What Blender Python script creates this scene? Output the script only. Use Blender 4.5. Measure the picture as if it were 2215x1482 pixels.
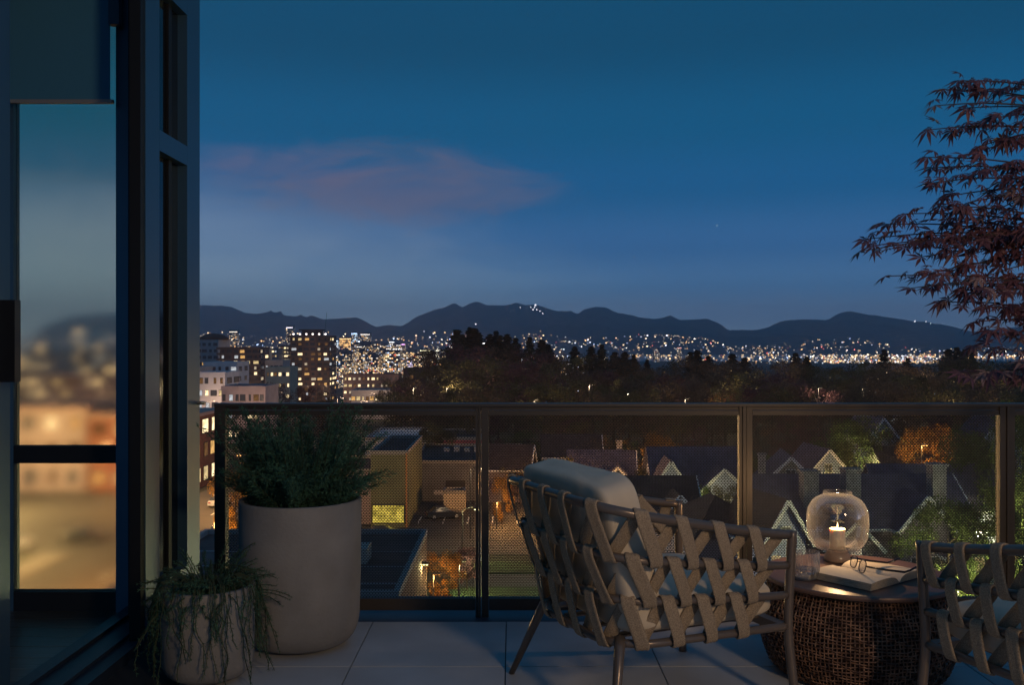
import bpy, math, random
import numpy as np
from mathutils import Vector, Matrix, noise, Quaternion

# ------------------------------------------------------------------ camera, sky, sun, exposure
SC = bpy.context.scene
for _o in list(bpy.data.objects):
    bpy.data.objects.remove(_o)
F = 2076.0            # focal length in pixels of the 2215 px wide photograph
CX, CY, EYE = 1107.5, 740.0, 1.265
cam_data = bpy.data.cameras.new('camera')
cam_data.sensor_width = 36.0
cam_data.lens = F / 2215.0 * 36.0
cam_data.clip_start = 0.05
cam_data.clip_end = 60000.0
camera = bpy.data.objects.new('camera', cam_data)
camera.location = (0, 0, EYE)
camera.rotation_euler = (math.radians(90), 0, 0)
SC.collection.objects.link(camera)
SC.camera = camera

def lin(r, g, b):
    f = lambda c: c / 12.92 if c <= 0.04045 else ((c + 0.055) / 1.055) ** 2.4
    return (f(r / 255.0), f(g / 255.0), f(b / 255.0), 1.0)

world = bpy.data.worlds.new('World')
SC.world = world
world.use_nodes = True
wn, wl = world.node_tree.nodes, world.node_tree.links
wn.clear()
w_out = wn.new('ShaderNodeOutputWorld')
w_bg = wn.new('ShaderNodeBackground')
w_bg.inputs['Strength'].default_value = 1.0
wl.new(w_bg.outputs[0], w_out.inputs[0])
w_tc = wn.new('ShaderNodeTexCoord')
w_sep = wn.new('ShaderNodeSeparateXYZ')
wl.new(w_tc.outputs['Generated'], w_sep.inputs[0])
ramp = wn.new('ShaderNodeValToRGB')
ramp.color_ramp.interpolation = 'EASE'
stops = [(0.0, (146, 178, 214)), (0.030, (118, 156, 202)), (0.06, (84, 134, 186)), (0.10, (58, 112, 168)), (0.16, (26, 96, 148)),
         (0.22, (17, 90, 134)), (0.30, (16, 76, 112)), (0.45, (18, 76, 112)), (1.0, (20, 74, 112))]
while len(ramp.color_ramp.elements) < len(stops):
    ramp.color_ramp.elements.new(0.5)
for e, (p, c) in zip(ramp.color_ramp.elements, stops):
    e.position = p
    e.color = lin(*c)
wl.new(w_sep.outputs['Z'], ramp.inputs['Fac'])

def wmath(op, a, b=None, c=None, clamp=False):
    n = wn.new('ShaderNodeMath'); n.operation = op; n.use_clamp = clamp
    for i, v in enumerate((a, b, c)):
        if v is None: continue
        if isinstance(v, (int, float)): n.inputs[i].default_value = v
        else: wl.new(v, n.inputs[i])
    return n.outputs[0]
# clouds: thin bank of dusk cloud, noise in the direction of view
w_map = wn.new('ShaderNodeMapping'); w_map.inputs['Scale'].default_value = (2.2, 2.2, 7.0)
w_map.inputs['Location'].default_value = (0.35, 0.1, 0.2)
wl.new(w_tc.outputs['Generated'], w_map.inputs[0])
w_noise = wn.new('ShaderNodeTexNoise'); w_noise.inputs['Scale'].default_value = 3.2
w_noise.inputs['Detail'].default_value = 9.0; w_noise.inputs['Roughness'].default_value = 0.62; w_noise.inputs['Distortion'].default_value = 0.5
wl.new(w_map.outputs[0], w_noise.inputs[0])

def blob(cx, cz, sx, sz, nz):
    dx = wmath('DIVIDE', wmath('SUBTRACT', w_sep.outputs['X'], cx), sx)
    dz = wmath('DIVIDE', wmath('SUBTRACT', w_sep.outputs['Z'], cz), sz)
    d = wmath('ADD', wmath('MULTIPLY', dx, dx), wmath('MULTIPLY', dz, dz))
    d = wmath('ADD', d, wmath('MULTIPLY', wmath('SUBTRACT', w_noise.outputs['Fac'], 0.5), nz))
    m = wn.new('ShaderNodeMapRange'); m.interpolation_type = 'SMOOTHSTEP'
    m.inputs['From Min'].default_value = 1.15; m.inputs['From Max'].default_value = -0.9
    wl.new(d, m.inputs['Value'])
    # only the half of the sky over the city
    g = wmath('GREATER_THAN', w_sep.outputs['Y'], 0.0)
    return wmath('MULTIPLY', m.outputs[0], g)

def wmix(fac, base, col, amt):
    n = wn.new('ShaderNodeMix'); n.data_type = 'RGBA'
    wl.new(wmath('MULTIPLY', fac, amt), n.inputs['Factor'])
    wl.new(base, n.inputs['A'])
    n.inputs['B'].default_value = col
    return n.outputs['Result']
sky = ramp.outputs['Color']
sky = wmix(blob(-0.30, 0.09, 0.30, 0.11, 1.6), sky, lin(98, 118, 162), 0.9)     # pale lavender veil low on the left
sky = wmix(blob(-0.48, 0.0, 0.68, 0.17, 0.5), sky, lin(172, 206, 226), 1.0)
sky = wmix(blob(-0.13, 0.162, 0.17, 0.046, 4.2), sky, lin(106, 104, 130), 0.85)    # pinkish grey cloud bank
sky = wmix(blob(-0.24, 0.180, 0.10, 0.020, 3.0), sky, lin(106, 104, 136), 0.75)
sky = wmix(blob(-0.03, 0.150, 0.12, 0.018, 3.0), sky, lin(90, 104, 140), 0.8)
nish = wn.new('ShaderNodeTexSky')
nish.sky_type = 'NISHITA'; nish.sun_disc = False
nish.sun_elevation = math.radians(0.5); nish.sun_rotation = math.radians(-70)
addn = wn.new('ShaderNodeVectorMath'); addn.operation = 'MULTIPLY_ADD'
wl.new(nish.outputs[0], addn.inputs[0]); addn.inputs[1].default_value = (0.0006, 0.0006, 0.0006)
wl.new(sky, addn.inputs[2])
wl.new(addn.outputs[0], w_bg.inputs['Color'])

sun_data = bpy.data.lights.new('sun', 'SUN')
sun_data.energy = 0.02; sun_data.angle = math.radians(12); sun_data.color = (1.0, 0.75, 0.6)
sun = bpy.data.objects.new('sun', sun_data)
sun.rotation_euler = (math.radians(88), 0, math.radians(70))
SC.collection.objects.link(sun)

SC.view_settings.view_transform = 'Standard'
SC.view_settings.look = 'None'
SC.view_settings.exposure = 0.0
SC.view_settings.gamma = 1.0
SC.view_settings.use_curve_mapping = False
SC.render.engine = 'CYCLES'
SC.cycles.max_bounces = 7
SC.cycles.transmission_bounces = 6
SC.cycles.transparent_max_bounces = 8
SC.cycles.diffuse_bounces = 3
SC.cycles.glossy_bounces = 3
SC.cycles.volume_bounces = 0
SC.cycles.caustics_reflective = False
SC.cycles.caustics_refractive = False
SC.cycles.sample_clamp_indirect = 3.0
SC.cycles.use_denoising = True
R = random.Random(7)

# ------------------------------------------------------------------ helpers
def P(px, py, Y):
    return Vector(((px - CX) / F * Y, Y, EYE - (py - CY) / F * Y))

def terrain(x, y):
    pts = [(-4000, -20), (170, -20), (600, -34), (1500, -62), (4000, -100), (60000, -100)]
    for (a, za), (b, zb) in zip(pts, pts[1:]):
        if y <= b:
            t = max(0, (y - a) / (b - a))
            return za + (zb - za) * t
    return -100

def link(o):
    SC.collection.objects.link(o)
    return o

def thing(name, label, cat, loc=(0, 0, 0), rz=0.0, group=None):
    o = bpy.data.objects.new(name, None)
    o.empty_display_size = 0.1
    o.location = loc
    o.rotation_euler = (0, 0, rz)
    o['label'] = label
    o['category'] = cat
    if group: o['group'] = group
    return link(o)

def tag(o, label=None, cat=None, group=None, kind=None):
    if label: o['label'] = label
    if cat: o['category'] = cat
    if group: o['group'] = group
    if kind: o['kind'] = kind
    return o

class MB:
    def __init__(s):
        s.v, s.f, s.c = [], [], []
    def add(s, vs, fs, col=None):
        n = len(s.v)
        s.v.extend([tuple(v) for v in vs])
        s.f.extend([tuple(i + n for i in f) for f in fs])
        if col is not None:
            s.c.extend([col] * len(fs))
    def box(s, x0, x1, y0, y1, z0, z1):
        s.add([(x0, y0, z0), (x1, y0, z0), (x1, y1, z0), (x0, y1, z0), (x0, y0, z1), (x1, y0, z1), (x1, y1, z1), (x0, y1, z1)],
              [(0, 3, 2, 1), (4, 5, 6, 7), (0, 1, 5, 4), (1, 2, 6, 5), (2, 3, 7, 6), (3, 0, 4, 7)])
    def quad(s, a, b, c, d, col=None):
        s.add([a, b, c, d], [(0, 1, 2, 3)], col)
    def bar(s, p0, p1, w, h=None, up=(0, 0, 1)):
        p0, p1 = Vector(p0), Vector(p1)
        h = h or w
        d = (p1 - p0).normalized()
        u = Vector(up)
        sd = d.cross(u)
        if sd.length < 1e-4: sd = d.cross(Vector((0, 1, 0)))
        sd.normalize(); u = sd.cross(d)
        vs = []
        for p in (p0, p1):
            for a, b in ((-1, -1), (1, -1), (1, 1), (-1, 1)):
                vs.append(p + sd * (a * w / 2) + u * (b * h / 2))
        s.add(vs, [(0, 1, 2, 3), (7, 6, 5, 4), (0, 4, 5, 1), (1, 5, 6, 2), (2, 6, 7, 3), (3, 7, 4, 0)])
    def tube(s, pts, r, n=8, caps=True):
        pts = [Vector(p) for p in pts]
        rs = r if isinstance(r, (list, tuple)) else [r] * len(pts)
        vs, fs = [], []
        ref = None
        for i, p in enumerate(pts):
            d = (pts[min(i + 1, len(pts) - 1)] - pts[max(i - 1, 0)])
            if d.length < 1e-9: d = Vector((0, 0, 1))
            d.normalize()
            if ref is None:
                ref = d.orthogonal().normalized()
            ref = (ref - d * ref.dot(d))
            if ref.length < 1e-6: ref = d.orthogonal()
            ref.normalize()
            b = d.cross(ref)
            for k in range(n):
                a = 2 * math.pi * k / n
                vs.append(p + (ref * math.cos(a) + b * math.sin(a)) * rs[i])
        for i in range(len(pts) - 1):
            for k in range(n):
                fs.append((i * n + k, i * n + (k + 1) % n, (i + 1) * n + (k + 1) % n, (i + 1) * n + k))
        if caps:
            fs.append(tuple(reversed(range(n))))
            fs.append(tuple((len(pts) - 1) * n + k for k in range(n)))
        s.add(vs, fs)
    def lathe(s, prof, n=48, cx=0, cy=0, cap0=False, cap1=False, rib=None):
        vs, fs = [], []
        for (r, z) in prof:
            for k in range(n):
                a = 2 * math.pi * k / n
                rr = r if rib is None else r * (1 + rib * math.cos(a * n / 4.0))
                vs.append((cx + rr * math.cos(a), cy + rr * math.sin(a), z))
        for i in range(len(prof) - 1):
            for k in range(n):
                fs.append((i * n + k, i * n + (k + 1) % n, (i + 1) * n + (k + 1) % n, (i + 1) * n + k))
        if cap0: fs.append(tuple(reversed(range(n))))
        if cap1: fs.append(tuple((len(prof) - 1) * n + k for k in range(n)))
        s.add(vs, fs)
    def mesh(s, name, m, smooth=False):
        me = bpy.data.meshes.new(name)
        me.from_pydata(s.v, [], s.f)
        if s.c:
            at = me.attributes.new('glow', 'FLOAT_COLOR', 'FACE')
            at.data.foreach_set('color', np.array(s.c, dtype=np.float32).ravel())
        if m: me.materials.append(m)
        if smooth:
            me.polygons.foreach_set('use_smooth', [True] * len(me.polygons))
        me.update()
        return me
    def build(s, name, m, parent=None, smooth=False, kind=None, label=None):
        o = bpy.data.objects.new(name, s.mesh(name, m, smooth))
        link(o)
        if parent: o.parent = parent
        if kind: o['kind'] = kind
        if label: o['label'] = label
        return o

def inst(name, me, parent=None, loc=(0, 0, 0), rot=None, scale=None, mat_=None):
    o = bpy.data.objects.new(name, me)
    o.location = loc
    if rot: o.rotation_euler = rot
    if scale: o.scale = scale
    link(o)
    if parent: o.parent = parent
    if mat_:
        o.material_slots[0].link = 'OBJECT'
        o.material_slots[0].material = mat_
    return o

MATS = {}
def mat(name, col, rough=0.6, metal=0.0, var=0.0, vscale=5.0, bump=0.0, bscale=40.0, col2=None, trans=0.0, ior=1.45,
        coat=0.0, objrand=0.0, dist=0.01, spec=None, emis=None, estr=0.0, stretch=None):
    if name in MATS: return MATS[name]
    m = bpy.data.materials.new(name)
    m.use_nodes = True
    nt = m.node_tree
    b = nt.nodes['Principled BSDF']
    c = tuple(col[:3]) + (1,)
    b.inputs['Base Color'].default_value = c
    b.inputs['Roughness'].default_value = rough
    b.inputs['Metallic'].default_value = metal
    b.inputs['IOR'].default_value = ior
    b.inputs['Transmission Weight'].default_value = trans
    if coat: b.inputs['Coat Weight'].default_value = coat
    if spec is not None: b.inputs['Specular IOR Level'].default_value = spec
    if emis:
        b.inputs['Emission Color'].default_value = tuple(emis[:3]) + (1,)
        b.inputs['Emission Strength'].default_value = estr
    tc = nt.nodes.new('ShaderNodeTexCoord')
    src = tc.outputs['Object']
    if stretch:
        mp = nt.nodes.new('ShaderNodeMapping'); mp.inputs['Scale'].default_value = stretch
        nt.links.new(src, mp.inputs[0]); src = mp.outputs[0]
    if var or col2 or objrand:
        n = nt.nodes.new('ShaderNodeTexNoise')
        n.inputs['Scale'].default_value = vscale; n.inputs['Detail'].default_value = 5
        nt.links.new(src, n.inputs[0])
        mx = nt.nodes.new('ShaderNodeMix'); mx.data_type = 'RGBA'
        d = col2 or tuple(x * (1 - var) for x in c[:3])
        mx.inputs['A'].default_value = c
        mx.inputs['B'].default_value = tuple(d[:3]) + (1,)
        mr = nt.nodes.new('ShaderNodeMapRange')
        mr.inputs['From Min'].default_value = 0.35; mr.inputs['From Max'].default_value = 0.65
        nt.links.new(n.outputs['Fac'], mr.inputs['Value'])
        fac = mr.outputs[0]
        if objrand:
            oi = nt.nodes.new('ShaderNodeObjectInfo')
            ad = nt.nodes.new('ShaderNodeMath'); ad.operation = 'MULTIPLY_ADD'; ad.use_clamp = True
            nt.links.new(oi.outputs['Random'], ad.inputs[0]); ad.inputs[1].default_value = objrand
            nt.links.new(fac, ad.inputs[2]); fac = ad.outputs[0]
        nt.links.new(fac, mx.inputs['Factor'])
        nt.links.new(mx.outputs['Result'], b.inputs['Base Color'])
    if bump:
        n2 = nt.nodes.new('ShaderNodeTexNoise')
        n2.inputs['Scale'].default_value = bscale; n2.inputs['Detail'].default_value = 4
        nt.links.new(src, n2.inputs[0])
        bp = nt.nodes.new('ShaderNodeBump'); bp.inputs['Strength'].default_value = bump
        bp.inputs['Distance'].default_value = dist
        nt.links.new(n2.outputs['Fac'], bp.inputs['Height'])
        nt.links.new(bp.outputs[0], b.inputs['Normal'])
    MATS[name] = m
    return m

def glowmat(name, strength, sample=False):
    m = bpy.data.materials.new(name); m.use_nodes = True
    nt = m.node_tree; nt.nodes.clear()
    o = nt.nodes.new('ShaderNodeOutputMaterial'); e = nt.nodes.new('ShaderNodeEmission')
    a = nt.nodes.new('ShaderNodeAttribute'); a.attribute_name = 'glow'
    nt.links.new(a.outputs['Color'], e.inputs['Color']); e.inputs['Strength'].default_value = strength
    nt.links.new(e.outputs[0], o.inputs[0])
    if not sample: m.cycles.emission_sampling = 'NONE'
    return m
def emat(name, col, strength, sample=False):
    if name in MATS: return MATS[name]
    m = bpy.data.materials.new(name); m.use_nodes = True
    nt = m.node_tree; nt.nodes.clear()
    o = nt.nodes.new('ShaderNodeOutputMaterial'); e = nt.nodes.new('ShaderNodeEmission')
    e.inputs['Color'].default_value = tuple(col[:3]) + (1,); e.inputs['Strength'].default_value = strength
    # uneven interior light: curtains and furniture behind the pane
    tc = nt.nodes.new('ShaderNodeTexCoord'); n = nt.nodes.new('ShaderNodeTexNoise'); n.inputs['Scale'].default_value = 1.7
    nt.links.new(tc.outputs['Object'], n.inputs[0])
    mr = nt.nodes.new('ShaderNodeMapRange'); mr.inputs['From Min'].default_value = .3; mr.inputs['From Max'].default_value = .7
    mr.inputs['To Min'].default_value = .35 * strength; mr.inputs['To Max'].default_value = 1.3 * strength
    nt.links.new(n.outputs['Fac'], mr.inputs['Value']); nt.links.new(mr.outputs[0], e.inputs['Strength'])
    nt.links.new(e.outputs[0], o.inputs[0])
    if not sample: m.cycles.emission_sampling = 'NONE'
    MATS[name] = m
    return m

WARM = [(1.0, .58, .24), (1.0, .68, .36), (1.0, .74, .44), (1.0, .80, .52), (1.0, .9, .75), (1.0, .5, .17), (.85, .9, 1.0), (1.0, .64, .3)]
glow_far = glowmat('city_light_glow', 2.2)

# ------------------------------------------------------------------ air
hz = MB(); hz.box(-9800, 9800, -300, 14200, -140, 530)
hz_m = bpy.data.materials.new('haze_air'); hz_m.use_nodes = True
_n = hz_m.node_tree.nodes; _n.clear()
_o = _n.new('ShaderNodeOutputMaterial'); _v = _n.new('ShaderNodeVolumePrincipled')
_v.inputs['Color'].default_value = (1.0, 0.84, 0.93, 1)
_v.inputs['Density'].default_value = 1.1e-4
_v.inputs['Anisotropy'].default_value = 0.6
hz_m.node_tree.links.new(_v.outputs[0], _o.inputs['Volume'])
haze = hz.build('haze', hz_m, kind='stuff')
haze['label'] = 'thin blue evening haze over the city and mountains'

# ------------------------------------------------------------------ terrain
m_ground = mat('ground_earth', (.045, .05, .035), .95, var=.5, vscale=.03, col2=(.03, .04, .02), bump=.3, bscale=.5)
g = MB()
xs = [-12000, -6000, -2500, -900, -300, -100, 0, 100, 300, 900, 2500, 6000, 12000]
ys = [-3000, -300, 0, 60, 170, 300, 450, 600, 1000, 1500, 2500, 4000, 5200]
for j, y in enumerate(ys):
    for i, x in enumerate(xs): g.v.append((x, y, terrain(x, y)))
for j in range(len(ys) - 1):
    for i in range(len(xs) - 1):
        a = j * len(xs) + i
        g.f.append((a, a + 1, a + 1 + len(xs), a + len(xs)))
tag(g.build('ground', m_ground), kind='structure')
m_water = mat('inlet_water', (.02, .03, .045), .18, bump=.2, bscale=.05)
w = MB()
w.quad((-12000, 5200, -100), (12000, 5200, -100), (12000, 7900, -100.0), (-12000, 7900, -100.0))
tag(w.build('water', m_water), kind='structure')

ridge = [(-900, 800), (-500, 720), (-200, 740), (0, 757), (60, 735), (100, 703), (150, 686), (200, 678), (260, 677), (345, 668), (432, 660), (470, 661), (482, 659), (500, 663), (530, 675), (560, 677), (575, 674),
         (583, 673), (588, 669), (594, 676), (601, 674), (607, 671), (615, 681), (640, 684), (650, 680), (662, 686), (675, 682), (700, 690),
         (740, 687), (772, 685), (790, 693), (815, 706), (838, 701), (870, 706), (905, 683), (940, 668), (962, 664), (983, 655),
         (1000, 664), (1020, 654), (1032, 651), (1052, 660), (1090, 660), (1115, 653), (1135, 659), (1160, 658), (1190, 667),
         (1210, 672), (1235, 671), (1248, 680), (1265, 668), (1290, 662), (1312, 663), (1335, 676), (1380, 685), (1420, 688),
         (1450, 682), (1470, 691), (1500, 692), (1528, 688), (1555, 698), (1575, 714), (1600, 713), (1640, 712), (1660, 708),
         (1690, 696), (1740, 690), (1790, 690), (1818, 676), (1840, 673), (1880, 680), (1930, 686), (1980, 695), (2030, 700),
         (2080, 711), (2110, 717), (2140, 712), (2170, 708), (2215, 705), (2400, 695), (2700, 720), (3100, 760)]
def ridge_y(px):
    for (a, ya), (b, yb) in zip(ridge, ridge[1:]):
        if a <= px <= b: return ya + (yb - ya) * (px - a) / (b - a)
    return 780
Y0M, YRM, YBM = 7800.0, 11600.0, 14000.0
def mount_z(x, y):
    px = CX + x / y * F
    rz = EYE - (ridge_y(px) - CY) / F * YRM + noise.fractal(Vector((x / 260.0, 7.7, 1.3)), 1.0, 2.0, 4) * 11
    if y <= YRM:
        t = max(0, (y - Y0M) / (YRM - Y0M))
        base = -101 + (rz + 101) * (t ** 1.15)
        n = noise.fractal(Vector((x / 900.0, y / 1400.0, 3.1)), 1.0, 2.0, 5)
        return base + n * 130 * math.sin(math.pi * t) ** .8
    t = (y - YRM) / (YBM - YRM)
    return rz + (-101 - rz) * t
mm = MB()
nx, ny = 560, 44
for j in range(ny + 1):
    y = Y0M + (YBM - Y0M) * (j / ny)
    if j == round(ny * (YRM - Y0M) / (YBM - Y0M)): y = YRM
    for i in range(nx + 1):
        px = -900 + 4000 * i / nx
        x = (px - CX) / F * y
        mm.v.append((x, y, mount_z(x, y) + (noise.noise(Vector((x / 60, y / 60, 0))) * 5 if 0 < j < ny else 0)))
for j in range(ny):
    for i in range(nx):
        a = j * (nx + 1) + i
        mm.f.append((a, a + 1, a + nx + 2, a + nx + 1))
m_mount = mat('forest_mountain', (.13, .10, .12), .95, var=.4, vscale=.004, col2=(.06, .05, .065), bump=.9, bscale=.012, dist=40)
tag(mm.build('mountains', m_mount, smooth=True), kind='structure')
# ------------------------------------------------------------------ far lights and towers
def rect_at(mb, p, w, h, col):
    p = Vector(p)
    mb.quad(p + Vector((-w / 2, 0, -h / 2)), p + Vector((w / 2, 0, -h / 2)), p + Vector((w / 2, 0, h / 2)), p + Vector((-w / 2, 0, h / 2)), col)
def lcol(r, red=.05, blue=.08, k=1.0):
    t = r.random()
    if t < red: c = (1, .16, .1)
    elif t < red + blue: c = (.5, .65, 1.0)
    else: c = r.choice(WARM)
    s = k * (0.22 + 1.5 * r.random() ** 3)
    return (c[0] * s, c[1] * s, c[2] * s, 1)

# lights on the far shore
fl = MB()
rr = random.Random(21)
def dens(px):
    return 1.0 if px > 1300 else .8
for _ in range(2400):
    px = rr.uniform(-100, 2260)
    if px < 1180: top = 722 + 8 * math.sin(px / 40.)
    elif px < 1500: top = 735 + 8 * math.sin(px / 30.) + (px - 1180) * .02
    elif px < 1700: top = 748
    else: top = 764
    py = 784 - (784 - top) * rr.random() ** 1.25
    Y = rr.uniform(8000, 8900) if py < 772 else rr.uniform(5600, 7700)
    if py < 772:
        x = (px - CX) / F * Y; z = max(P(px, py, Y).z, mount_z(x, Y) + 3)
        p = Vector((x, Y, z))
    else:
        p = Vector(((px - CX) / F * Y, Y, -99 + rr.random() * 8))
    s = Y / F * rr.choice([1.4, 1.8, 2.4, 3.0])
    rect_at(fl, p, s, s * .8, lcol(rr, .03, .06, 1.9))
tag(fl.build('shore_lights', glow_far), 'scattered warm and white lights of houses along the far shore', kind='stuff')

# the bright port on the right
pl = MB()
for _ in range(900):
    px = rr.gauss(rr.choice([1800, 1850, 1905, 1945, 1960, 1990, 2020]), 14) if rr.random() < .7 else rr.uniform(1480, 2120)
    Y = rr.uniform(4500, 5150)
    p = Vector(((px - CX) / F * Y, Y, -98 + rr.random() ** 2.4 * 36))
    s = Y / F * rr.choice([1.2, 1.6, 2.2, 3.4])
    c = lcol(rr, .05, .04, 1.5); pl.c
    rect_at(pl, p, s, s * .6, c)
tag(pl.build('port_lights', glow_far), 'band of bright white and orange floodlights along the harbour', kind='stuff')
m_mast = mat('crane_steel', (.3, .3, .32), .6)
cr = [(1767, 752), (1777, 750), (1832, 757), (1848, 756), (1897, 762)]
cw = ['leftmost', 'second from the left', 'third from the left', 'fourth from the left', 'rightmost']
for i, (px, py) in enumerate(cr):
    p = P(px, py, 4800)
    t = thing('harbour_mast', 'thin grey harbour crane mast, %s of the five above the port lights' % cw[i], 'mast', (p.x, p.y, -100), group='masts over the port')
    b = MB(); b.tube([(0, 0, 0), (0, 0, p.z + 100)], 1.6, 6); b.build('mast_pole', m_mast, t)
    b = MB(); b.bar((-6, 0, (p.z + 100) * .8), (8, 0, (p.z + 100) * .8), 1.5); b.build('cross_arm', m_mast, t)
    b = MB(); rect_at(b, (0, -2.5, p.z + 101), 5, 4, (2.5, .5, .4, 1) if i % 2 else (2, 1.6, 1.4, 1)); b.build('beacon', glow_far, t)

# ski-run lamps on the ridge
def ridge_lamp(px, py, s, label, Y=11300):
    x = (px - CX) / F * Y
    z = P(px, py, Y).z
    while Y > 8000 and mount_z((px - CX) / F * Y, Y) > P(px, py, Y).z - 6:
        Y -= 60
    p = P(px, py, Y - 120)
    b = MB()
    k = s * Y / F
    b.lathe([(.02, -k), (k * .7, -k * .7), (k, 0), (k * .7, k * .7), (.02, k)], 8)
    o = b.build('ridge_lamp', M_ridge)
    o.location = p
    tag(o, label, 'lamp', 'ski run lights on the mountains')
M_ridge = emat('ridge_lamp_white', (.95, .93, 1.0), 5.0)
for px, py, s in [(1158, 659, 2.0), (1156, 664, 1.3), (1153, 669, 1.4), (1161, 669, 1.3), (1168, 672, 1.2), (1174, 677, 1.3), (1148, 664, 1.1)]:
    ridge_lamp(px, py, s, 'white lamp in the bright string running down the ski slope')
ridge_lamp(1125, 664, 1.2, 'white lamp on the ridge just left of the bright ski slope string')
ridge_lamp(1029, 700, 1.4, 'single white lamp low on the slope left of the ski run')
ridge_lamp(1979, 694, 1.8, 'brightest white lamp on the right mountain shoulder')
ridge_lamp(2003, 695, 1.2, 'small pinkish white lamp on the right mountain shoulder, middle one')
ridge_lamp(2013, 699, 1.2, 'small pinkish white lamp on the right mountain shoulder, lowest one')
for px, py, s, l in [(1551, 487, 1.4, 'brightest star, right of centre in the clear sky'), (1371, 554, 1.0, 'faint star in the clear sky below and left of the bright one'),
                  (1208, 627, .9, 'faint star just above the central mountain')]:
    p = P(px, py, 15500); k = s * 15500 / F
    b = MB(); b.lathe([(.02, -k), (k * .7, -k * .7), (k, 0), (k * .7, k * .7), (.02, k)], 8)
    o = b.build('star', emat('star_white', (.85, .9, 1), 1.0)); o.location = p
    tag(o, l, 'star', 'stars in the evening sky')

# downtown towers
TM = [mat('tower_dark', (.1, .1, .13), .5, var=.3, vscale=.1, objrand=.3), mat('tower_grey', (.25, .25, .28), .6, var=.3, vscale=.1),
      mat('tower_brown', (.2, .16, .16), .6, var=.3, vscale=.1), mat('tower_glass', (.04, .06, .1), .25)]
m_slab = mat('floor_slab', (.10, .08, .08), .8)
def far_tower(px, wpx, ytop, Y, k, fill, seed, label, group='lit towers of the downtown skyline', crown=None, bright=1.0, tint=None):
    r = random.Random(seed)
    x = (px - CX) / F * Y
    wd = wpx / F * Y
    dp = wd * r.uniform(.7, 1.1)
    z0 = terrain(x, Y)
    h = P(px, ytop, Y).z - z0
    t = thing('downtown_tower', label, 'tower', (x, Y + dp / 2, z0), r.uniform(-.25, .25), group)
    b = MB()
    st = r.random()
    b.box(-wd / 2, wd / 2, -dp / 2, dp / 2, 0, h * (.93 if st < .6 else 1))
    if st < .6: b.box(-wd * .3, wd * .3, -dp * .3, dp * .3, h * .93, h)
    if st > .8: b.box(-wd * .62, wd * .62, -dp * .6, dp * .6, 0, h * .25)
    b.build('tower_body', TM[k], t)
    wnd = MB()
    fh = 3.3
    nf = int(h * .92 / fh); nc = max(3, int(wd / 3.2))
    lo = int(max(0, nf - 34))
    for f in range(lo, nf):
        for face in (0, 1):
            for c in range(nc):
                if r.random() > fill: continue
                z = (f + .5) * fh
                u = -wd / 2 + (c + .5) * wd / nc
                col = lcol(r, .012, .03, bright)
                if tint and r.random() < .8:
                    s = .4 + r.random() * 1.4; col = (tint[0] * s, tint[1] * s, tint[2] * s, 1)
                ww = min(wd / nc * .8, 3.6); hh = 1.9
                if face == 0:
                    wnd.quad((u - ww / 2, -dp / 2 - .1, z - hh / 2), (u + ww / 2, -dp / 2 - .1, z - hh / 2), (u + ww / 2, -dp / 2 - .1, z + hh / 2), (u - ww / 2, -dp / 2 - .1, z + hh / 2), col)
                else:
                    v = u / wd * dp; sx = wd / 2 + .1
                    if r.random() < .5:
                        wnd.quad((sx, v - ww / 2, z - hh / 2), (sx, v + ww / 2, z - hh / 2), (sx, v + ww / 2, z + hh / 2), (sx, v - ww / 2, z + hh / 2), col)
    if crown:
        s = crown
        n = max(3, int(wd / 4))
        for c in range(n):
            u = -wd / 2 + (c + .5) * wd / n
            wnd.quad((u - 1.4, -dp / 2 - .2, h * .93), (u + 1.4, -dp / 2 - .2, h * .93), (u + 1.4, -dp / 2 - .2, h * .93 + 2.2), (u - 1.4, -dp / 2 - .2, h * .93 + 2.2), (s[0], s[1], s[2], 1))
    if wnd.f: wnd.build('lit_windows', glow_far, t, kind='stuff')
    return t

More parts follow.
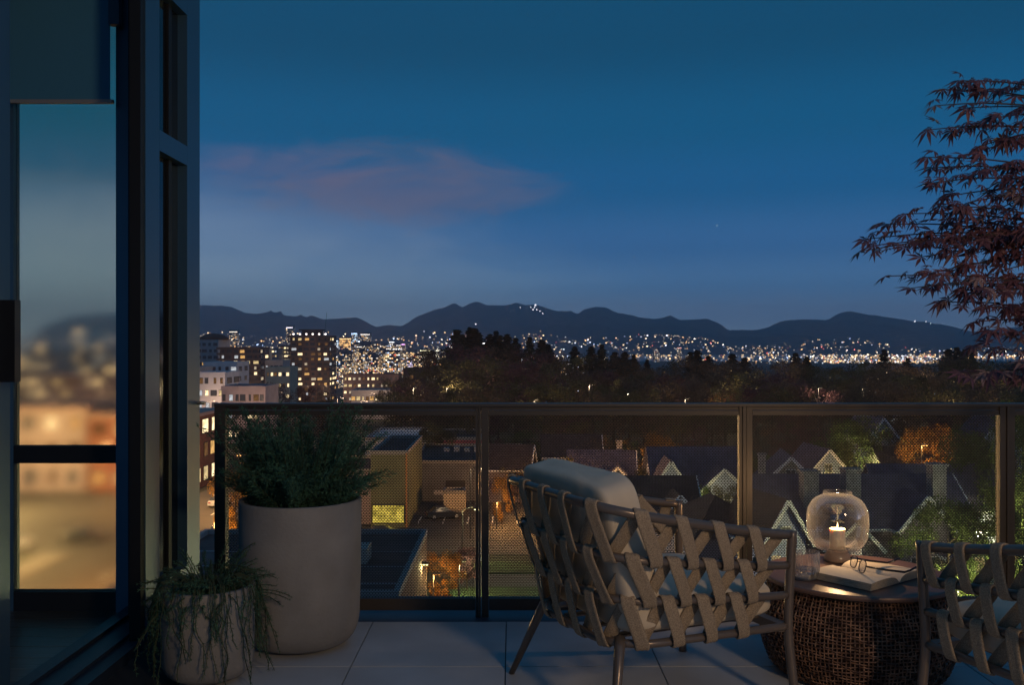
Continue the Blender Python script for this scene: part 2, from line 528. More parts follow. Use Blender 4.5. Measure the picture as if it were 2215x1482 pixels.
spec = [
 (505, 18, 712, 3200, 1, .35, 'slim pale tower standing alone at the left of the skyline', (1.6, 1.4, 1.1), 1.2, None),
 (627, 15, 702, 3300, 1, .30, 'tallest slim tower with lit top, left behind the brown apartment block', (2.2, 2.0, 2.2), 1.0, None),
 (766, 13, 716, 3500, 3, .6, 'blue white floodlit tower above the left of the dense downtown cluster', (1.6, 2.2, 3), 1.3, (.6, .8, 1.0)),
 (790, 20, 718, 3400, 0, .45, 'dark square tower with bright roof line, right of the blue white one', (1.8, 1.6, 1.4), 1.0, None),
 (744, 24, 728, 3100, 2, .7, 'orange lit tower at the left side of the dense downtown cluster', (2, 1.2, .5), 1.2, (1, .55, .2)),
 (728, 9, 733, 3000, 3, .7, 'small tower with pale blue white sign left of the orange lit tower', (1.5, 2.2, 3), 1.2, (.7, .85, 1)),
 (846, 12, 736, 3300, 1, .5, 'grey tower with bright white rooftop lamps right of the dense cluster', (2.2, 2.2, 2.2), 1.0, None),
 (862, 26, 741, 3200, 0, .6, 'broad tower with pink violet roof line right of the dense cluster', (2.5, 1.2, 2.5), 1.1, None),
 (820, 24, 741, 3000, 3, .5, 'tower with violet blue roof sign in the middle of the cluster', (1.6, 1.2, 3), 1.1, None),
 (980, 16, 729, 3400, 3, .6, 'tower with blue white lit spire beside the tall dark firs', (1.6, 1.8, 3.2), 1.6, (.7, .75, 1)),
 (1062, 36, 738, 2600, 0, .25, 'tower lit red and orange behind the firs', (3, 3, 3), 1.3, (1, .2, .12)),
 (1045, 26, 768, 2000, 2, .6, 'low block with amber windows behind the firs', None, 1.6, (1, .5, .2)),
 (1115, 40, 772, 2100, 1, .6, 'low block with cold white windows behind the firs', None, 1.5, (.85, .92, 1)),
 (918, 22, 755, 2500, 2, .75, 'low block with evenly lit yellow windows left of the firs', (1.6, 1.4, .8), 1.0, (1, .82, .45)),
 (945, 26, 755, 2600, 1, .65, 'wide low block of yellow windows closest to the firs', (1.6, 1.5, 1.2), 1.0, (1, .85, .55)),
 (886, 10, 773, 1900, 1, .9, 'pale violet lit low building at the right foot of the cluster', None, 1.0, (.85, .7, 1)),
 (1420, 12, 752, 5000, 1, .4, 'low lit tower on the far side right of the firs', None, 1.2, None),
 (1470, 10, 750, 5000, 2, .4, 'reddish lit tower on the far side above the tree belt', (2, .8, .6), 1.2, None),
]
for i, (px, w_, yt, Y, k, fi, lb, crn, br, tint) in enumerate(spec):
    far_tower(px, w_, yt, Y, k, fi, 100 + i, lb, crown=crn, bright=br, tint=tint)
t = thing('tower_spire', 'thin blue white lit spire on the tower beside the firs', 'spire', P(979, 729, 3400)); b = MB()
b.tube([(0, 0, -2), (0, 0, 17)], [2.2, .6], 6); b.build('spire_shaft', emat('spire_glow', (.6, .7, 1), 1.5), t)
sp = MB(); rect_at(sp, (0, -3, -1), 8, 4, (2.4, 2.6, 4, 1)); sp.build('spire_lamp', glow_far, t)
rr = random.Random(5)
for i in range(170):
    u = rr.random()
    px = rr.gauss(812, 70) if u < .58 else rr.uniform(300, 1010) if u < .93 else rr.uniform(1000, 1260)
    if px < 690 and rr.random() < .2: px = rr.uniform(700, 900)
    base = 735 + 26 * min(1, abs(px - 800) / 190.) if px < 1000 else 765
    yt = base + rr.random() ** 1.3 * 36
    Y = rr.uniform(1700, 3400) if yt > 750 else rr.uniform(2600, 3600)
    far_tower(px, rr.uniform(11, 24), yt, Y, rr.randrange(4), rr.uniform(.4, .78), 500 + i,
              'distant downtown tower speckled with lit windows below the mountains', bright=rr.uniform(.7, 1.3),
              crown=(1.2, 1.1, 1.0) if rr.random() < .25 else None)
# street-level glitter between the towers
gl = MB()
for _ in range(3200):
    px = rr.gauss(810, 90) if rr.random() < .5 else rr.uniform(380, 1250) if rr.random() < .8 else rr.uniform(-60, 400)
    Y = rr.uniform(900, 2600)
    z = terrain(0, Y) + rr.random() ** 2 * 22 + 2
    s = Y / F * rr.choice([1.0, 1.4, 2.0])
    rect_at(gl, ((px - CX) / F * Y, Y, z), s, s * .9, lcol(rr, .05, .05, .9))
tag(gl.build('street_glitter', glow_far), 'countless small street and window lights between the towers', kind='stuff')

# ------------------------------------------------------------------ mid-distance buildings (windows as parts)
m_frame = mat('window_frame_dark', (.05, .045, .045), .6)
LIT = [emat('lit_window_amber', (1, .55, .18), .8), emat('lit_window_yellow', (1, .74, .36), .75), emat('lit_window_cream', (1, .8, .55), .55), emat('lit_window_white', (.9, .95, 1), .6), emat('dim_window_brown', (1, .5, .2), .14), emat('bright_window', (1, .76, .42), 1.8)]
DARKG = mat('dark_window_glass', (.06, .07, .09), .2)
def wall_windows(t, w, d, z0, floors, fh, cols, litp, seed, face='front', wh=1.5, frac=.6, dim=None, lits=LIT):
    r = random.Random(seed); lits = list(lits) + [LIT[4], LIT[5]]
    fr = MB(); fr.box(-.5, .5, -.06, .04, -.5, .5); frm = fr.mesh('window', m_frame)
    gm = {}
    for f in range(floors):
        for c in range(cols):
            z = z0 + (f + .55) * fh
            L = w if face == 'front' else d
            u = -L / 2 + (c + .5) * L / cols
            ww = L / cols * frac * r.choice([.6, .8, 1.0, 1.25, 1.45]); u += r.uniform(-.1, .1) * L / cols
            loc, rot = ((u, -d / 2 - .02, z), (0, 0, 0)) if face == 'front' else ((w / 2 + .02, u, z), (0, 0, math.pi / 2))
            m_ = r.choice(lits) if r.random() < litp else DARKG
            if m_.name not in gm:
                p = MB(); p.box(-.46, .46, -.09, -.05, -.45, .45); p.box(-.02, .02, -.1, -.05, -.45, .45)
                gm[m_.name] = p.mesh('pane', m_)
            wi = inst('window', frm, t, loc, rot, (ww, 1, wh))
            inst('pane', gm[m_.name], wi)

def block(name, label, cat, px0, px1, ytop, Y, d, wm, floors, cols, litp, seed, side=0, z0=None, parapet=.8, slabs=False, frac=.6, wh=1.5, rz=0.0, lits=LIT, roofm=None):
    x0, x1 = (px0 - CX) / F * Y, (px1 - CX) / F * Y
    w = x1 - x0
    zt = P(0, ytop, Y).z
    if z0 is None: z0 = terrain(0, Y)
    h = zt - z0
    t = thing(name, label, cat, ((x0 + x1) / 2, Y + d / 2, z0), rz)
    b = MB(); b.box(-w / 2, w / 2, -d / 2, d / 2, 0, h); b.build('wall', wm, t)
    b = MB(); pw = .35
    b.box(-w / 2 - .1, w / 2 + .1, -d / 2 - .1, -d / 2 + pw, h, h + parapet); b.box(-w / 2 - .1, w / 2 + .1, d / 2 - pw, d / 2 + .1, h, h + parapet)
    b.box(-w / 2 - .1, -w / 2 + pw, -d / 2 + pw, d / 2 - pw, h, h + parapet); b.box(w / 2 - pw, w / 2 + .1, -d / 2 + pw, d / 2 - pw, h, h + parapet)
    b.build('parapet', wm if roofm is None else roofm, t)
    fh = h / max(1, floors)
    if floors:
        nvis = min(floors, max(3, int(14)))
        wall_windows(t, w, d, h - nvis * (fh), nvis, fh, cols, litp, seed, wh=min(wh, fh * .6), frac=frac, lits=lits)
        if side: wall_windows(t, w, d, h - nvis * fh, nvis, fh, side, litp, seed + 1, face='side', wh=min(wh, fh * .6), frac=frac, lits=lits)
    if slabs:
        for f in range(1, floors + 1):
            s = MB(); zz = f * fh - .25
            s.box(-w / 2 - 1.2, -w * .18, -d / 2 - 1.4, -d / 2, zz, zz + .22)
            s.box(-w / 2 - 1.2, -w * .18, -d / 2 - 1.4, -d / 2 - 1.32, zz + .22, zz + 1.0)
            s.box(w * .2, w / 2 + 1.2, -d / 2 - 1.4, -d / 2, zz, zz + .22)
            s.box(w * .2, w / 2 + 1.2, -d / 2 - 1.4, -d / 2 - 1.32, zz + .22, zz + 1.0)
            s.build('balcony', m_slab, t)
    return t, w, h, d
mw_brown = mat('brown_facade', (.2, .12, .10), .85, var=.25, vscale=.6)
mw_dark = mat('dark_facade', (.13, .09, .1), .85, var=.25, vscale=.6)
mw_grey = mat('grey_facade', (.45, .42, .43), .85, var=.2, vscale=.5)
mw_white = mat('pale_facade', (.7, .66, .68), .85, var=.15, vscale=.5)
mw_pink = mat('pink_stucco', (.42, .33, .34), .85, var=.2, vscale=.5)
mw_beige = mat('beige_facade', (.6, .5, .38), .85, var=.2, vscale=.5)
m_roofdark = mat('dark_flat_roof', (.13, .085, .08), .9, var=.4, vscale=.4, bump=.3, bscale=6)

t, w_, h_, d_ = block('apartment_tower', 'brown ten storey apartment tower with balconies and lit windows left of centre', 'apartment tower', 628, 712, 728, 540, 22, mw_brown, 13, 6, .5, 1, side=3, slabs=True, frac=.55)
b = MB(); b.box(-6, 4, -4, 6, h_ + .02, h_ + 3.6); b.box(-7.5, 5.5, -5, 7, h_ + 3.6, h_ + 4.4); b.build('penthouse', mw_dark, t)
b = MB(); b.tube([(6, 0, h_), (7.5, 0, h_ + 14)], .15, 5); b.build('antenna', m_mast, t)
b = MB()
for q in range(6): rect_at(b, (-9 + q * 3.6, -11.6, h_ + 1.6), .9, .7, (2.2, 1.9, 1.7, 1))
b.build('roof_lamps', glow_far, t)
block('apartment_block', 'dark brown stepped apartment block with bands of yellow windows behind the grey roofs', 'apartment block', 476, 560, 754, 420, 18, mw_dark, 11, 6, .42, 2, side=2, slabs=True)
t, w_, h_, d_ = block('domed_building', 'grey building with low domed roof at the left edge of the city', 'building', 425, 472, 738, 470, 20, mw_grey, 10, 4, .35, 3)
b = MB(); b.lathe([(7.5, 0), (7, 1.2), (5, 2.4), (2.5, 3.1), (.1, 3.3)], 24, cap0=True); o = b.build('dome', m_roofdark, t, smooth=True); o.location = (0, 0, h_ + .8)
block('low_block', 'pale grey flat roofed block stepping up behind the lit corner building', 'building', 440, 512, 788, 300, 14, mw_white, 6, 5, .12, 4, side=2)
block('corner_building', 'white four storey corner building with bright amber bay windows at the left', 'building', 425, 487, 811, 240, 13, mw_white, 5, 4, .55, 5, side=2, lits=[LIT[0], LIT[3], LIT[1]])
block('row_building', 'long low pink stucco building with round topped lit windows above the railing', 'building', 479, 574, 842, 215, 12, mw_pink, 3, 7, .4, 6)
block('stone_building', 'beige flat building with a row of yellow ground windows under the brown tower', 'building', 575, 627, 798, 380, 14, mw_beige, 4, 6, .6, 7, lits=[LIT[1]])
block('grey_block', 'small grey windowless block left of the brown tower', 'building', 572, 612, 782, 430, 14, mw_grey, 4, 4, .1, 8)
block('narrow_tower', 'narrow tan slab tower right behind the dark stepped block', 'apartment block', 546, 572, 758, 450, 14, mw_beige, 10, 2, .3, 9)
block('glass_block', 'pale lit office block with violet white top floor left of the brown tower', 'office block', 566, 600, 755, 700, 20, TM[1], 10, 5, .75, 10, lits=[LIT[3], LIT[1], LIT[2]])
block('glass_block', 'office block of yellow windows touching the left side of the brown tower', 'office block', 601, 632, 748, 720, 20, TM[2], 12, 5, .75, 11, lits=[LIT[1], LIT[2]])
block('low_house', 'small low building with lit yellow window before the tree belt, right of the cluster', 'building', 872, 918, 800, 360, 12, mw_dark, 3, 4, .5, 12, lits=[LIT[1]])
block('terrace_building', 'long stepped low building with bright yellow bands of light in front of the cluster', 'building', 742, 862, 812, 520, 16, mw_dark, 4, 12, .7, 13, lits=[LIT[1], LIT[2]])
block('terrace_building', 'low wide shop building glowing orange just above the railing', 'building', 760, 850, 848, 330, 14, mw_grey, 2, 9, .8, 14, lits=[LIT[0], LIT[1]])
# seen through the glazed room at the far left
block('apartment_block', 'pale apartment block blurred behind the room window, left one', 'apartment block', 40, 120, 742, 420, 18, mw_white, 10, 6, .5, 15, lits=[LIT[2], LIT[3]])
block('apartment_block', 'tall pale apartment block blurred behind the room window, middle one', 'apartment block', 150, 196, 712, 460, 18, mw_white, 14, 4, .5, 16, lits=[LIT[2], LIT[3]])
block('apartment_block', 'pale apartment block blurred behind the room window, right one', 'apartment block', 205, 262, 730, 430, 18, mw_white, 12, 5, .5, 17, lits=[LIT[2], LIT[3]])
block('apartment_block', 'low pinkish block blurred behind the room window beneath the pale ones', 'apartment block', 30, 270, 815, 250, 16, mw_pink, 5, 14, .5, 18, lits=[LIT[1], LIT[2]])
block('apartment_block', 'grey block with many cream windows hidden behind the door frame', 'apartment block', 300, 420, 800, 260, 16, mw_grey, 5, 7, .5, 19)

# ------------------------------------------------------------------ streets below
m_road = mat('asphalt', (.09, .085, .08), .8, var=.3, vscale=.3, bump=.3, bscale=8)
m_side = mat('sidewalk_concrete', (.24, .22, .2), .9, var=.3, vscale=.5)
m_lawn = mat('lawn_grass', (.045, .09, .03), .95, var=.5, vscale=.8, bump=.4, bscale=10)
m_mark = mat('road_paint', (.7, .7, .66), .7)
GZ = -20.0
def sheet(name, x0, x1, y0, y1, lift, m, seg=1):
    b = MB(); b.box(x0, x1, y0, y1, GZ - .3, GZ + lift)
    return tag(b.build(name, m), kind='structure')
sheet('street', -44, -30, 35, 168, .02, m_road)
sheet('cross_street', -140, -44, 96, 134, .02, m_road)
sheet('cross_street', -30, 62, 62 + 90, 162, .02, m_road)
sheet('parking_lot', -30, 8, 96, 128, .03, m_road)
sheet('pavement', -30, -27, 35, 150, .14, m_side)
sheet('pavement', -47, -44, 35, 95.9, .14, m_side)
sheet('lawn', -5.5, 4, 88, 92.5, .10, m_lawn)
sheet('lawn', -5.5, 4, 74, 83, .10, m_lawn)
sheet('path', -5.5, 7, 83.3, 87.7, .06, mat('path_dark', (.06, .065, .07), .9))
sheet('pavement', 4.2, 9, 60, 95.5, .14, m_side)
sheet('garden_ground', 9.5, 120, 50, 150, .05, m_lawn)
b = MB()
for k in range(12): b.box(-28.5 + k * 2.9, -28.35 + k * 2.9, 112, 117, GZ + .031, GZ + .036)
tag(b.build('parking_lines', m_mark), kind='structure')
b = MB()
for k in range(16): b.box(-37.1, -36.9, 38 + k * 8, 41 + k * 8, GZ + .021, GZ + .026)
tag(b.build('lane_markings', m_mark), kind='structure')

# commercial buildings behind the mesh
mw_olive = mat('olive_wall', (.2, .2, .11), .85, var=.2, vscale=.6)
def flatb(name, label, x0, x1, y0, y1, h, wm, rm, cat='building'):
    t = thing(name, label, cat, ((x0 + x1) / 2, (y0 + y1) / 2, GZ))
    w, d = x1 - x0, y1 - y0
    b = MB(); b.box(-w / 2, w / 2, -d / 2, d / 2, 0, h); b.build('wall', wm, t)
    b = MB(); b.box(-w / 2 + .3, w / 2 - .3, -d / 2 + .3, d / 2 - .3, h, h + .1); b.build('roof', rm, t)
    b = MB()
    for a in ((-w / 2 - .05, w / 2 + .05, -d / 2 - .05, -d / 2 + .3), (-w / 2 - .05, w / 2 + .05, d / 2 - .3, d / 2 + .05), (-w / 2 - .05, -w / 2 + .3, -d / 2 + .3, d / 2 - .3), (w / 2 - .3, w / 2 + .05, -d / 2 + .3, d / 2 - .3)):
        b.box(*a, h, h + .45)
    b.build('parapet', mat('parapet_pale', (.3, .28, .27), .8), t)
    return t, w, d
t, w, d = flatb('shop_building', 'dark flat roofed building with rooftop unit right behind the large planter', -23, -6.4, 54, 72, 6.8, mw_brown, m_roofdark)
b = MB(); b.box(2.5, 5.3, -1, 1.2, 6.9, 7.9); b.build('rooftop_unit', mat('unit_metal', (.4, .38, .33), .6), t)
b = MB(); b.tube([(3.5, -1.05, 7.4), (3.5, -1.0, 7.4)], .3, 12); b.build('unit_fan', m_frame, t)
for k in range(3):
    b = MB(); b.box(-7.9, 7.9, -6.2 + k * 4.4, -6.0 + k * 4.4, 6.9, 6.98); b.build('roof_seam', mat('seam', (.25, .24, .25), .8), t)
t, w, d = flatb('annex_building', 'tall narrow olive walled building with bright yellow ground floor window', -16.2, -12.0, 110, 128, 8.4, mw_olive, m_roofdark)
b = MB(); b.box(-1.95, 1.8, -9.1, -9.02, .5, 2.7); f = b.build('shopfront', m_frame, t)
b = MB(); b.box(-1.85, 1.7, -9.16, -9.11, .6, 2.6); b.build('pane', emat('shop_glow', (1, .75, .12), .9), f)
b = MB(); b.box(1.9, 2.12, -9.12, -9.05, 0, 8.6); b.build('downpipe', mat('orange_trim', (.5, .22, .08), .7), t)
t, w, d = flatb('annex_building', 'pinkish walled building left of the olive one', -27, -16.4, 112, 126, 6.0, mw_pink, m_roofdark)
t, w, d = flatb('store_building', 'long low store with dark roof and grey wall facing the lit parking lot', -13.6, 1.5, 128.4, 150, 5.0, mat('store_wall', (.2, .2, .22), .85, var=.3, vscale=.4), m_roofdark)
for k, (u, ww, hh, lit) in enumerate([(-1.5, 2.6, 2.8, 0), (2.0, .9, .9, 1), (4.4, 2.6, 1.6, 1), (-3.6, 1.6, .6, 1)]):
    b = MB(); b.box(u - ww / 2, u + ww / 2, -d / 2 - .1, -d / 2 - .02, 0.9 if lit else 0, .9 + hh if lit else hh); b.build('window' if lit else 'door', LIT[2] if k == 2 else (mw_white if lit else m_frame), t)
for k in range(5):
    b = MB(); b.box(-4 + k * 1.5, -3.2 + k * 1.5, 2, 3.5, 5.1, 5.7 + .2 * (k % 2)); b.build('roof_vent', mw_grey, t)
flatb('store_building', 'low lit warehouse with a pink strip of light behind the dark roof', -13, -5, 160, 176, 5, mat('magenta_wall', (.4, .1, .12), .8), m_roofdark)
flatb('store_building', 'flat white roofed hall glowing in front of the olive trees', -26, -15, 170, 190, 4, mw_white, mw_white)
t, w, d = flatb('utility_box', 'pale lit box shed at the corner of the parking lot', -8.6, -5.9, 120, 123, 2.3, mw_beige, mw_beige, 'shed')
# red brick row houses along the street at the left
m_brick = mat('red_brick', (.3, .11, .075), .9, var=.35, vscale=3)
for i, (x0, x1, h) in enumerate([(-60.5, -45.5, 10.5), (-77, -61, 11.5), (-95, -77.5, 10)]):
    t = thing('brick_building', ['red brick terrace building with tall glowing windows showing between the door and the railing', 'red brick terrace building blurred behind the lower room window',
                                 'red brick terrace building farthest left along the crossing street'][i], 'building', ((x0 + x1) / 2, 144, GZ), group='brick buildings along the street')
    d, W_ = 14, x1 - x0
    b = MB(); b.box(-W_ / 2, W_ / 2, -d / 2, d / 2, 0, h); b.build('wall', m_brick if i == 0 else mw_pink, t)
    b = MB(); b.box(-W_ / 2 - .1, W_ / 2 + .3, -d / 2 - .3, d / 2, h, h + .5); b.build('cornice', mat('cornice_pink', (.45, .3, .26), .8), t)
    wall_windows(t, W_, d, 0, 3, h / 3, 4, .85, 40 + i, face='side', wh=h / 3 * .62, frac=.55, lits=[LIT[0], LIT[1]])
    wall_windows(t, W_, d, 0, 3, h / 3, 5, .75, 44 + i, face='front', wh=h / 3 * .55, frac=.5, lits=[LIT[0], LIT[1]])

# ------------------------------------------------------------------ cars
CARP = [mat('car_paint_grey', (.12, .12, .13), .3, .3, coat=.5), mat('car_paint_white', (.6, .6, .6), .3, coat=.5), mat('car_paint_dark', (.02, .025, .035), .3, coat=.5), mat('car_paint_red', (.2, .02, .02), .3, coat=.5)]
m_tyre = mat('tyre_rubber', (.015, .015, .015), .8); m_rim = mat('wheel_rim', (.4, .4, .4), .4, .8)
cb = MB()
def loft(mb, secs):
    n = len(secs[0]); vs = [p for s in secs for p in s]; fs = []
    for i in range(len(secs) - 1):
        for k in range(n): fs.append((i * n + k, i * n + (k + 1) % n, (i + 1) * n + (k + 1) % n, (i + 1) * n + k))
    fs.append(tuple(reversed(range(n)))); fs.append(tuple((len(secs) - 1) * n + k for k in range(n)))
    mb.add(vs, fs)
secs = []
for x, zt, w in [(-2.2, .62, .78), (-2.1, .85, .86), (-1.2, .93, .9), (.8, .92, .9), (1.9, .78, .86), (2.2, .55, .76)]:
    secs.append([(x, -w, .3), (x, w, .3), (x, w, zt - .12), (x, w * .93, zt), (x, -w * .93, zt), (x, -w, zt - .12)])
loft(cb, secs)
cbody = cb
cab = MB(); secs = []
for x, zt, w in [(-1.7, .9, .8), (-1.05, 1.38, .66), (.1, 1.42, .66), (.95, .9, .8)]:
    secs.append([(x, -.82, .88), (x, .82, .88), (x, w, zt), (x, -w, zt)])
loft(cab, secs); cab_me = cab.mesh('cabin_glass', DARKG)
roofb = MB(); roofb.box(-1.1, .15, -.62, .62, 1.4, 1.45); 
wh = MB(); wh.tube([(0, -.11, 0), (0, .11, 0)], .33, 14); wh_me = wh.mesh('wheel', m_tyre)
rm_ = MB(); rm_.tube([(0, -.12, 0), (0, .12, 0)], .2, 10); rm_me = rm_.mesh('rim', m_rim)
hl = MB(); hl.box(-.04, .04, -.16, .16, -.07, .07); hl_me = hl.mesh('headlight', mat('lamp_lens', (.8, .8, .75), .2)); tl_me = hl.mesh('tail_light', mat('tail_lens', (.35, .01, .01), .3))
def car(label, x, y, rz, k, z=GZ + .04, group='cars parked in the streets below'):
    t = thing('parked_car', label, 'car', (x, y, z), rz, group)
    o = inst('body', cbody.mesh('body', CARP[k]), t); inst('cabin_glass', cab_me, t); inst('roof', roofb.mesh('roof', CARP[k]), t)
    for sx in (-1.35, 1.35):
        for sy in (-.84, .84):
            wv = inst('wheel', wh_me, t, (sx, sy, .33)); inst('rim', rm_me, wv)
    for sy in (-.6, .6):
        inst('headlight', hl_me, t, (2.18, sy, .62)); inst('tail_light', tl_me, t, (-2.19, sy, .66))
car('dark car parked alone in the middle of the orange lit parking lot', -8.2, 116, .25, 2)
car('grey car in the lit lot at the foot of the olive building', -13.8, 104, .1, 0)
car('white car at the near kerb of the left street', -32, 100, 1.57, 1)
car('grey car behind the white one at the near kerb of the left street', -32, 106, 1.57, 0)
car('dark car farther up the left street at the near kerb', -32, 113, 1.57, 2)
car('red car at the far kerb of the left street', -42.5, 108, 1.57, 3)
car('white car driving where the two left streets meet', -38, 125, 1.5, 1)
car('white car on the bright crossing behind the room window', -52, 99, .1, 1)
car('dark car on the bright crossing behind the room window, right one', -46, 103, .05, 2)

# ------------------------------------------------------------------ street lamps
m_pole = mat('lamp_pole_metal', (.08, .08, .08), .6)
def street_lamp(label, x, y, h=7.5, col=(1, .5, .16), e=900, z=None, arm=1.4, vis=1.0):
    z = terrain(x, y) if z is None else z
    t = thing('street_lamp', label, 'street lamp', (x, y, z), group='street lamps in the neighbourhood')
    b = MB(); b.tube([(0, 0, 0), (0, 0, h)], [.1, .06], 6); b.tube([(0, 0, h), (arm * .5, 0, h + .3), (arm, 0, h + .25)], .04, 5); b.build('pole', m_pole, t)
    b = MB(); b.box(arm - .3, arm + .3, -.15, .15, h + .12, h + .26); b.build('lamp_housing', m_pole, t)
    b = MB(); b.box(arm - .25, arm + .25, -.12, .12, h + .04, h + .12); b.build('lamp_lens', emat('sodium_lens%d_%d' % (int(col[2] * 100), int(vis * 100)), col, 6.0 * vis), t)
    l = bpy.data.lights.new('street_light', 'POINT'); l.energy = e; l.color = col; l.shadow_soft_size = .25
    o = bpy.data.objects.new('street_light', l); link(o); o.parent = t; o.location = (arm, 0, h - .15)
    return t
OR = (1.0, .48, .14)
street_lamp('sodium lamp glowing over the parking lot beside the store', 3.2, 114, 5, OR, 7000)
street_lamp('sodium lamp at the far end of the parking lot', -4.5, 104, col=(1, .7, .4), e=700)
street_lamp('street lamp beside the flat dark roof, throwing yellow green light on the hedge', -4.8, 92.9, 5, (1, .85, .35), 900)
street_lamp('sodium lamp at the near kerb of the left street', -31, 84, col=OR, e=7000, arm=-2)
street_lamp('sodium lamp in front of the brick terraces', -48, 126, col=OR, e=6000, arm=2)
street_lamp('sodium lamp at the corner of the left streets', -31, 116, col=OR, e=6000, arm=-2)
street_lamp('sodium lamp at the far corner of the left streets', -56, 128, col=(1, .68, .35), e=3500, arm=2)
street_lamp('yellow lamp lighting the bright crossing behind the room window, near one', -56, 92, 9, (1, .74, .32), 22000, arm=0.5)
street_lamp('yellow lamp lighting the bright crossing behind the room window, far one', -66, 118, 9, (1, .76, .34), 20000, arm=0.5)
for px_, Y_, w_ in [(450, 232, 'in front of the white corner building'), (520, 205, 'in front of the pink stucco row'), (600, 340, 'in front of the beige stone building'), (540, 395, 'at the foot of the dark stepped block'),
                    (660, 500, 'at the foot of the brown apartment tower, left one'), (700, 505, 'at the foot of the brown apartment tower, right one'), (800, 320, 'before the low orange lit shops'), (860, 500, 'at the end of the stepped low building'), (100, 235, 'before the pinkish block behind the room window'),
                    (780, 230, 'down the avenue left of the belt'), (730, 260, 'in the trees beneath the brown tower')]:
    street_lamp('added warm fill lamp ' + w_, (px_ - CX) / F * Y_, Y_, 9, (1, .66, .42), 2600 if Y_ < 350 else 6500)  # lamps added to brighten the dim facades
street_lamp('street lamp at the near end of the left street', -45.5, 60, col=OR, e=3500, arm=2)
street_lamp('pale lamp by the path next to the lawn', 5.6, 80, 4, (.85, 1, .85), 900, arm=.4)
# ------------------------------------------------------------------ trees
def leaf_quads(pts, size, r, flat=.0):
    n = len(pts)
    rng = np.random.default_rng(int(r.random() * 1e9))
    d1 = rng.normal(size=(n, 3)); d1[:, 2] *= (1 - flat)
    d1 /= np.linalg.norm(d1, axis=1)[:, None]
    d2 = np.cross(d1, rng.normal(size=(n, 3))); d2 /= np.linalg.norm(d2, axis=1)[:, None]
    s = size * rng.uniform(.5, 1.3, n)[:, None]
    p = np.array(pts)
    a = p - d1 * s; b = p + d2 * s * .5; c = p + d1 * s; d = p - d2 * s * .5
    V = np.stack([a, b, c, d], 1).reshape(-1, 3)
    return V
def crown_mesh(name, V, m):
    n = len(V) // 4
    me = bpy.data.meshes.new(name)
    me.vertices.add(len(V)); me.vertices.foreach_set('co', V.astype(np.float32).ravel())
    me.loops.add(n * 4); me.loops.foreach_set('vertex_index', np.arange(n * 4, dtype=np.int32))
    me.polygons.add(n); me.polygons.foreach_set('loop_start', np.arange(0, n * 4, 4, dtype=np.int32))
    me.polygons.foreach_set('loop_total', np.full(n, 4, dtype=np.int32))
    me.update(calc_edges=True); me.materials.append(m)
    return me
ML = [mat('leaf_olive', (.15, .13, .05), .8, var=.6, vscale=2.5, objrand=.3), mat('leaf_brown', (.17, .11, .07), .85, var=.5, vscale=2.5, objrand=.3),
      mat('leaf_maroon', (.14, .06, .075), .85, var=.5, vscale=2.5, objrand=.3), mat('leaf_fir', (.04, .055, .04), .85, var=.5, vscale=2.5),
      mat('leaf_green', (.1, .15, .04), .8, var=.5, vscale=2.5), mat('leaf_gold', (.28, .15, .03), .8, var=.4, vscale=2.5)]
m_bark = mat('bark', (.06, .045, .035), .95, var=.4, vscale=4)
def conifer(seed, n=3400):
    r = random.Random(seed); pts = []
    levels = 26
    for _ in range(n):
        t = r.random() ** 1.35
        z = .12 + .88 * t
        lev = round(z * levels) / levels
        rad = (1 - z) ** .8 * .2 * (1 + .45 * math.sin(seed + lev * 61)) + .006
        a = r.random() * 2 * math.pi
        br = .7 + .5 * noise.noise(Vector((math.cos(a) * 1.5, math.sin(a) * 1.5, lev * 9 + seed)))
        q = r.random() ** .6
        pts.append((math.cos(a) * rad * q * br * 1.2, math.sin(a) * rad * q * br * 1.2, z - q * rad * .35))
    return leaf_quads(pts, .016, r, .6)
def broad(seed, n=5200, wid=.42, lo=.18):
    r = random.Random(seed); pts = []
    cl = []
    for _ in range(26):
        a, e = r.random() * 6.28, r.random()
        z = lo + (1 - lo) * (.1 + .82 * e)
        rad = wid * math.sqrt(max(.02, 1 - ((z - .58) / .47) ** 2)) * r.uniform(.35, .85)
        cl.append((math.cos(a) * rad, math.sin(a) * rad, z, r.uniform(.07, .15)))
    for _ in range(n):
        x, y, z, s = r.choice(cl)
        d = Vector((r.gauss(0, 1), r.gauss(0, 1), r.gauss(0, .8))).normalized() * s * r.random() ** .35
        pts.append((x + d.x, y + d.y, z + d.z))
    return leaf_quads(pts, .0125, r)
CON = [crown_mesh('crown', conifer(s), ML[3]) for s in (3, 8, 12)]
BRD = [crown_mesh('crown', broad(s, wid=w), ML[0]) for s, w in ((1, .42), (2, .36), (5, .48), (9, .3))]
HIRES = [crown_mesh('crown', broad(31, 16000, .42), ML[4]), crown_mesh('crown', broad(32, 16000, .5, .08), ML[4])]
for me_, k in ((HIRES[0], 0), (HIRES[1], 1)): pass
def trunk_mesh(kind, seed):
    r = random.Random(seed); b = MB()
    b.tube([(0, 0, -.02), (.004, 0, .3), (0, .004, .6), (0, 0, .95 if kind == 'c' else .75)], [.02, .014, .009, .002], 7)
    if kind == 'b':
        for k in range(7):
            a = k * 2.4; z = .25 + .06 * k
            b.tube([(0, 0, z), (math.cos(a) * .14, math.sin(a) * .14, z + .12), (math.cos(a) * .24, math.sin(a) * .24, z + .26)], [.008, .005, .002], 5)
    return b.mesh('trunk', m_bark)
TRK = {'c': trunk_mesh('c', 1), 'b': trunk_mesh('b', 2)}
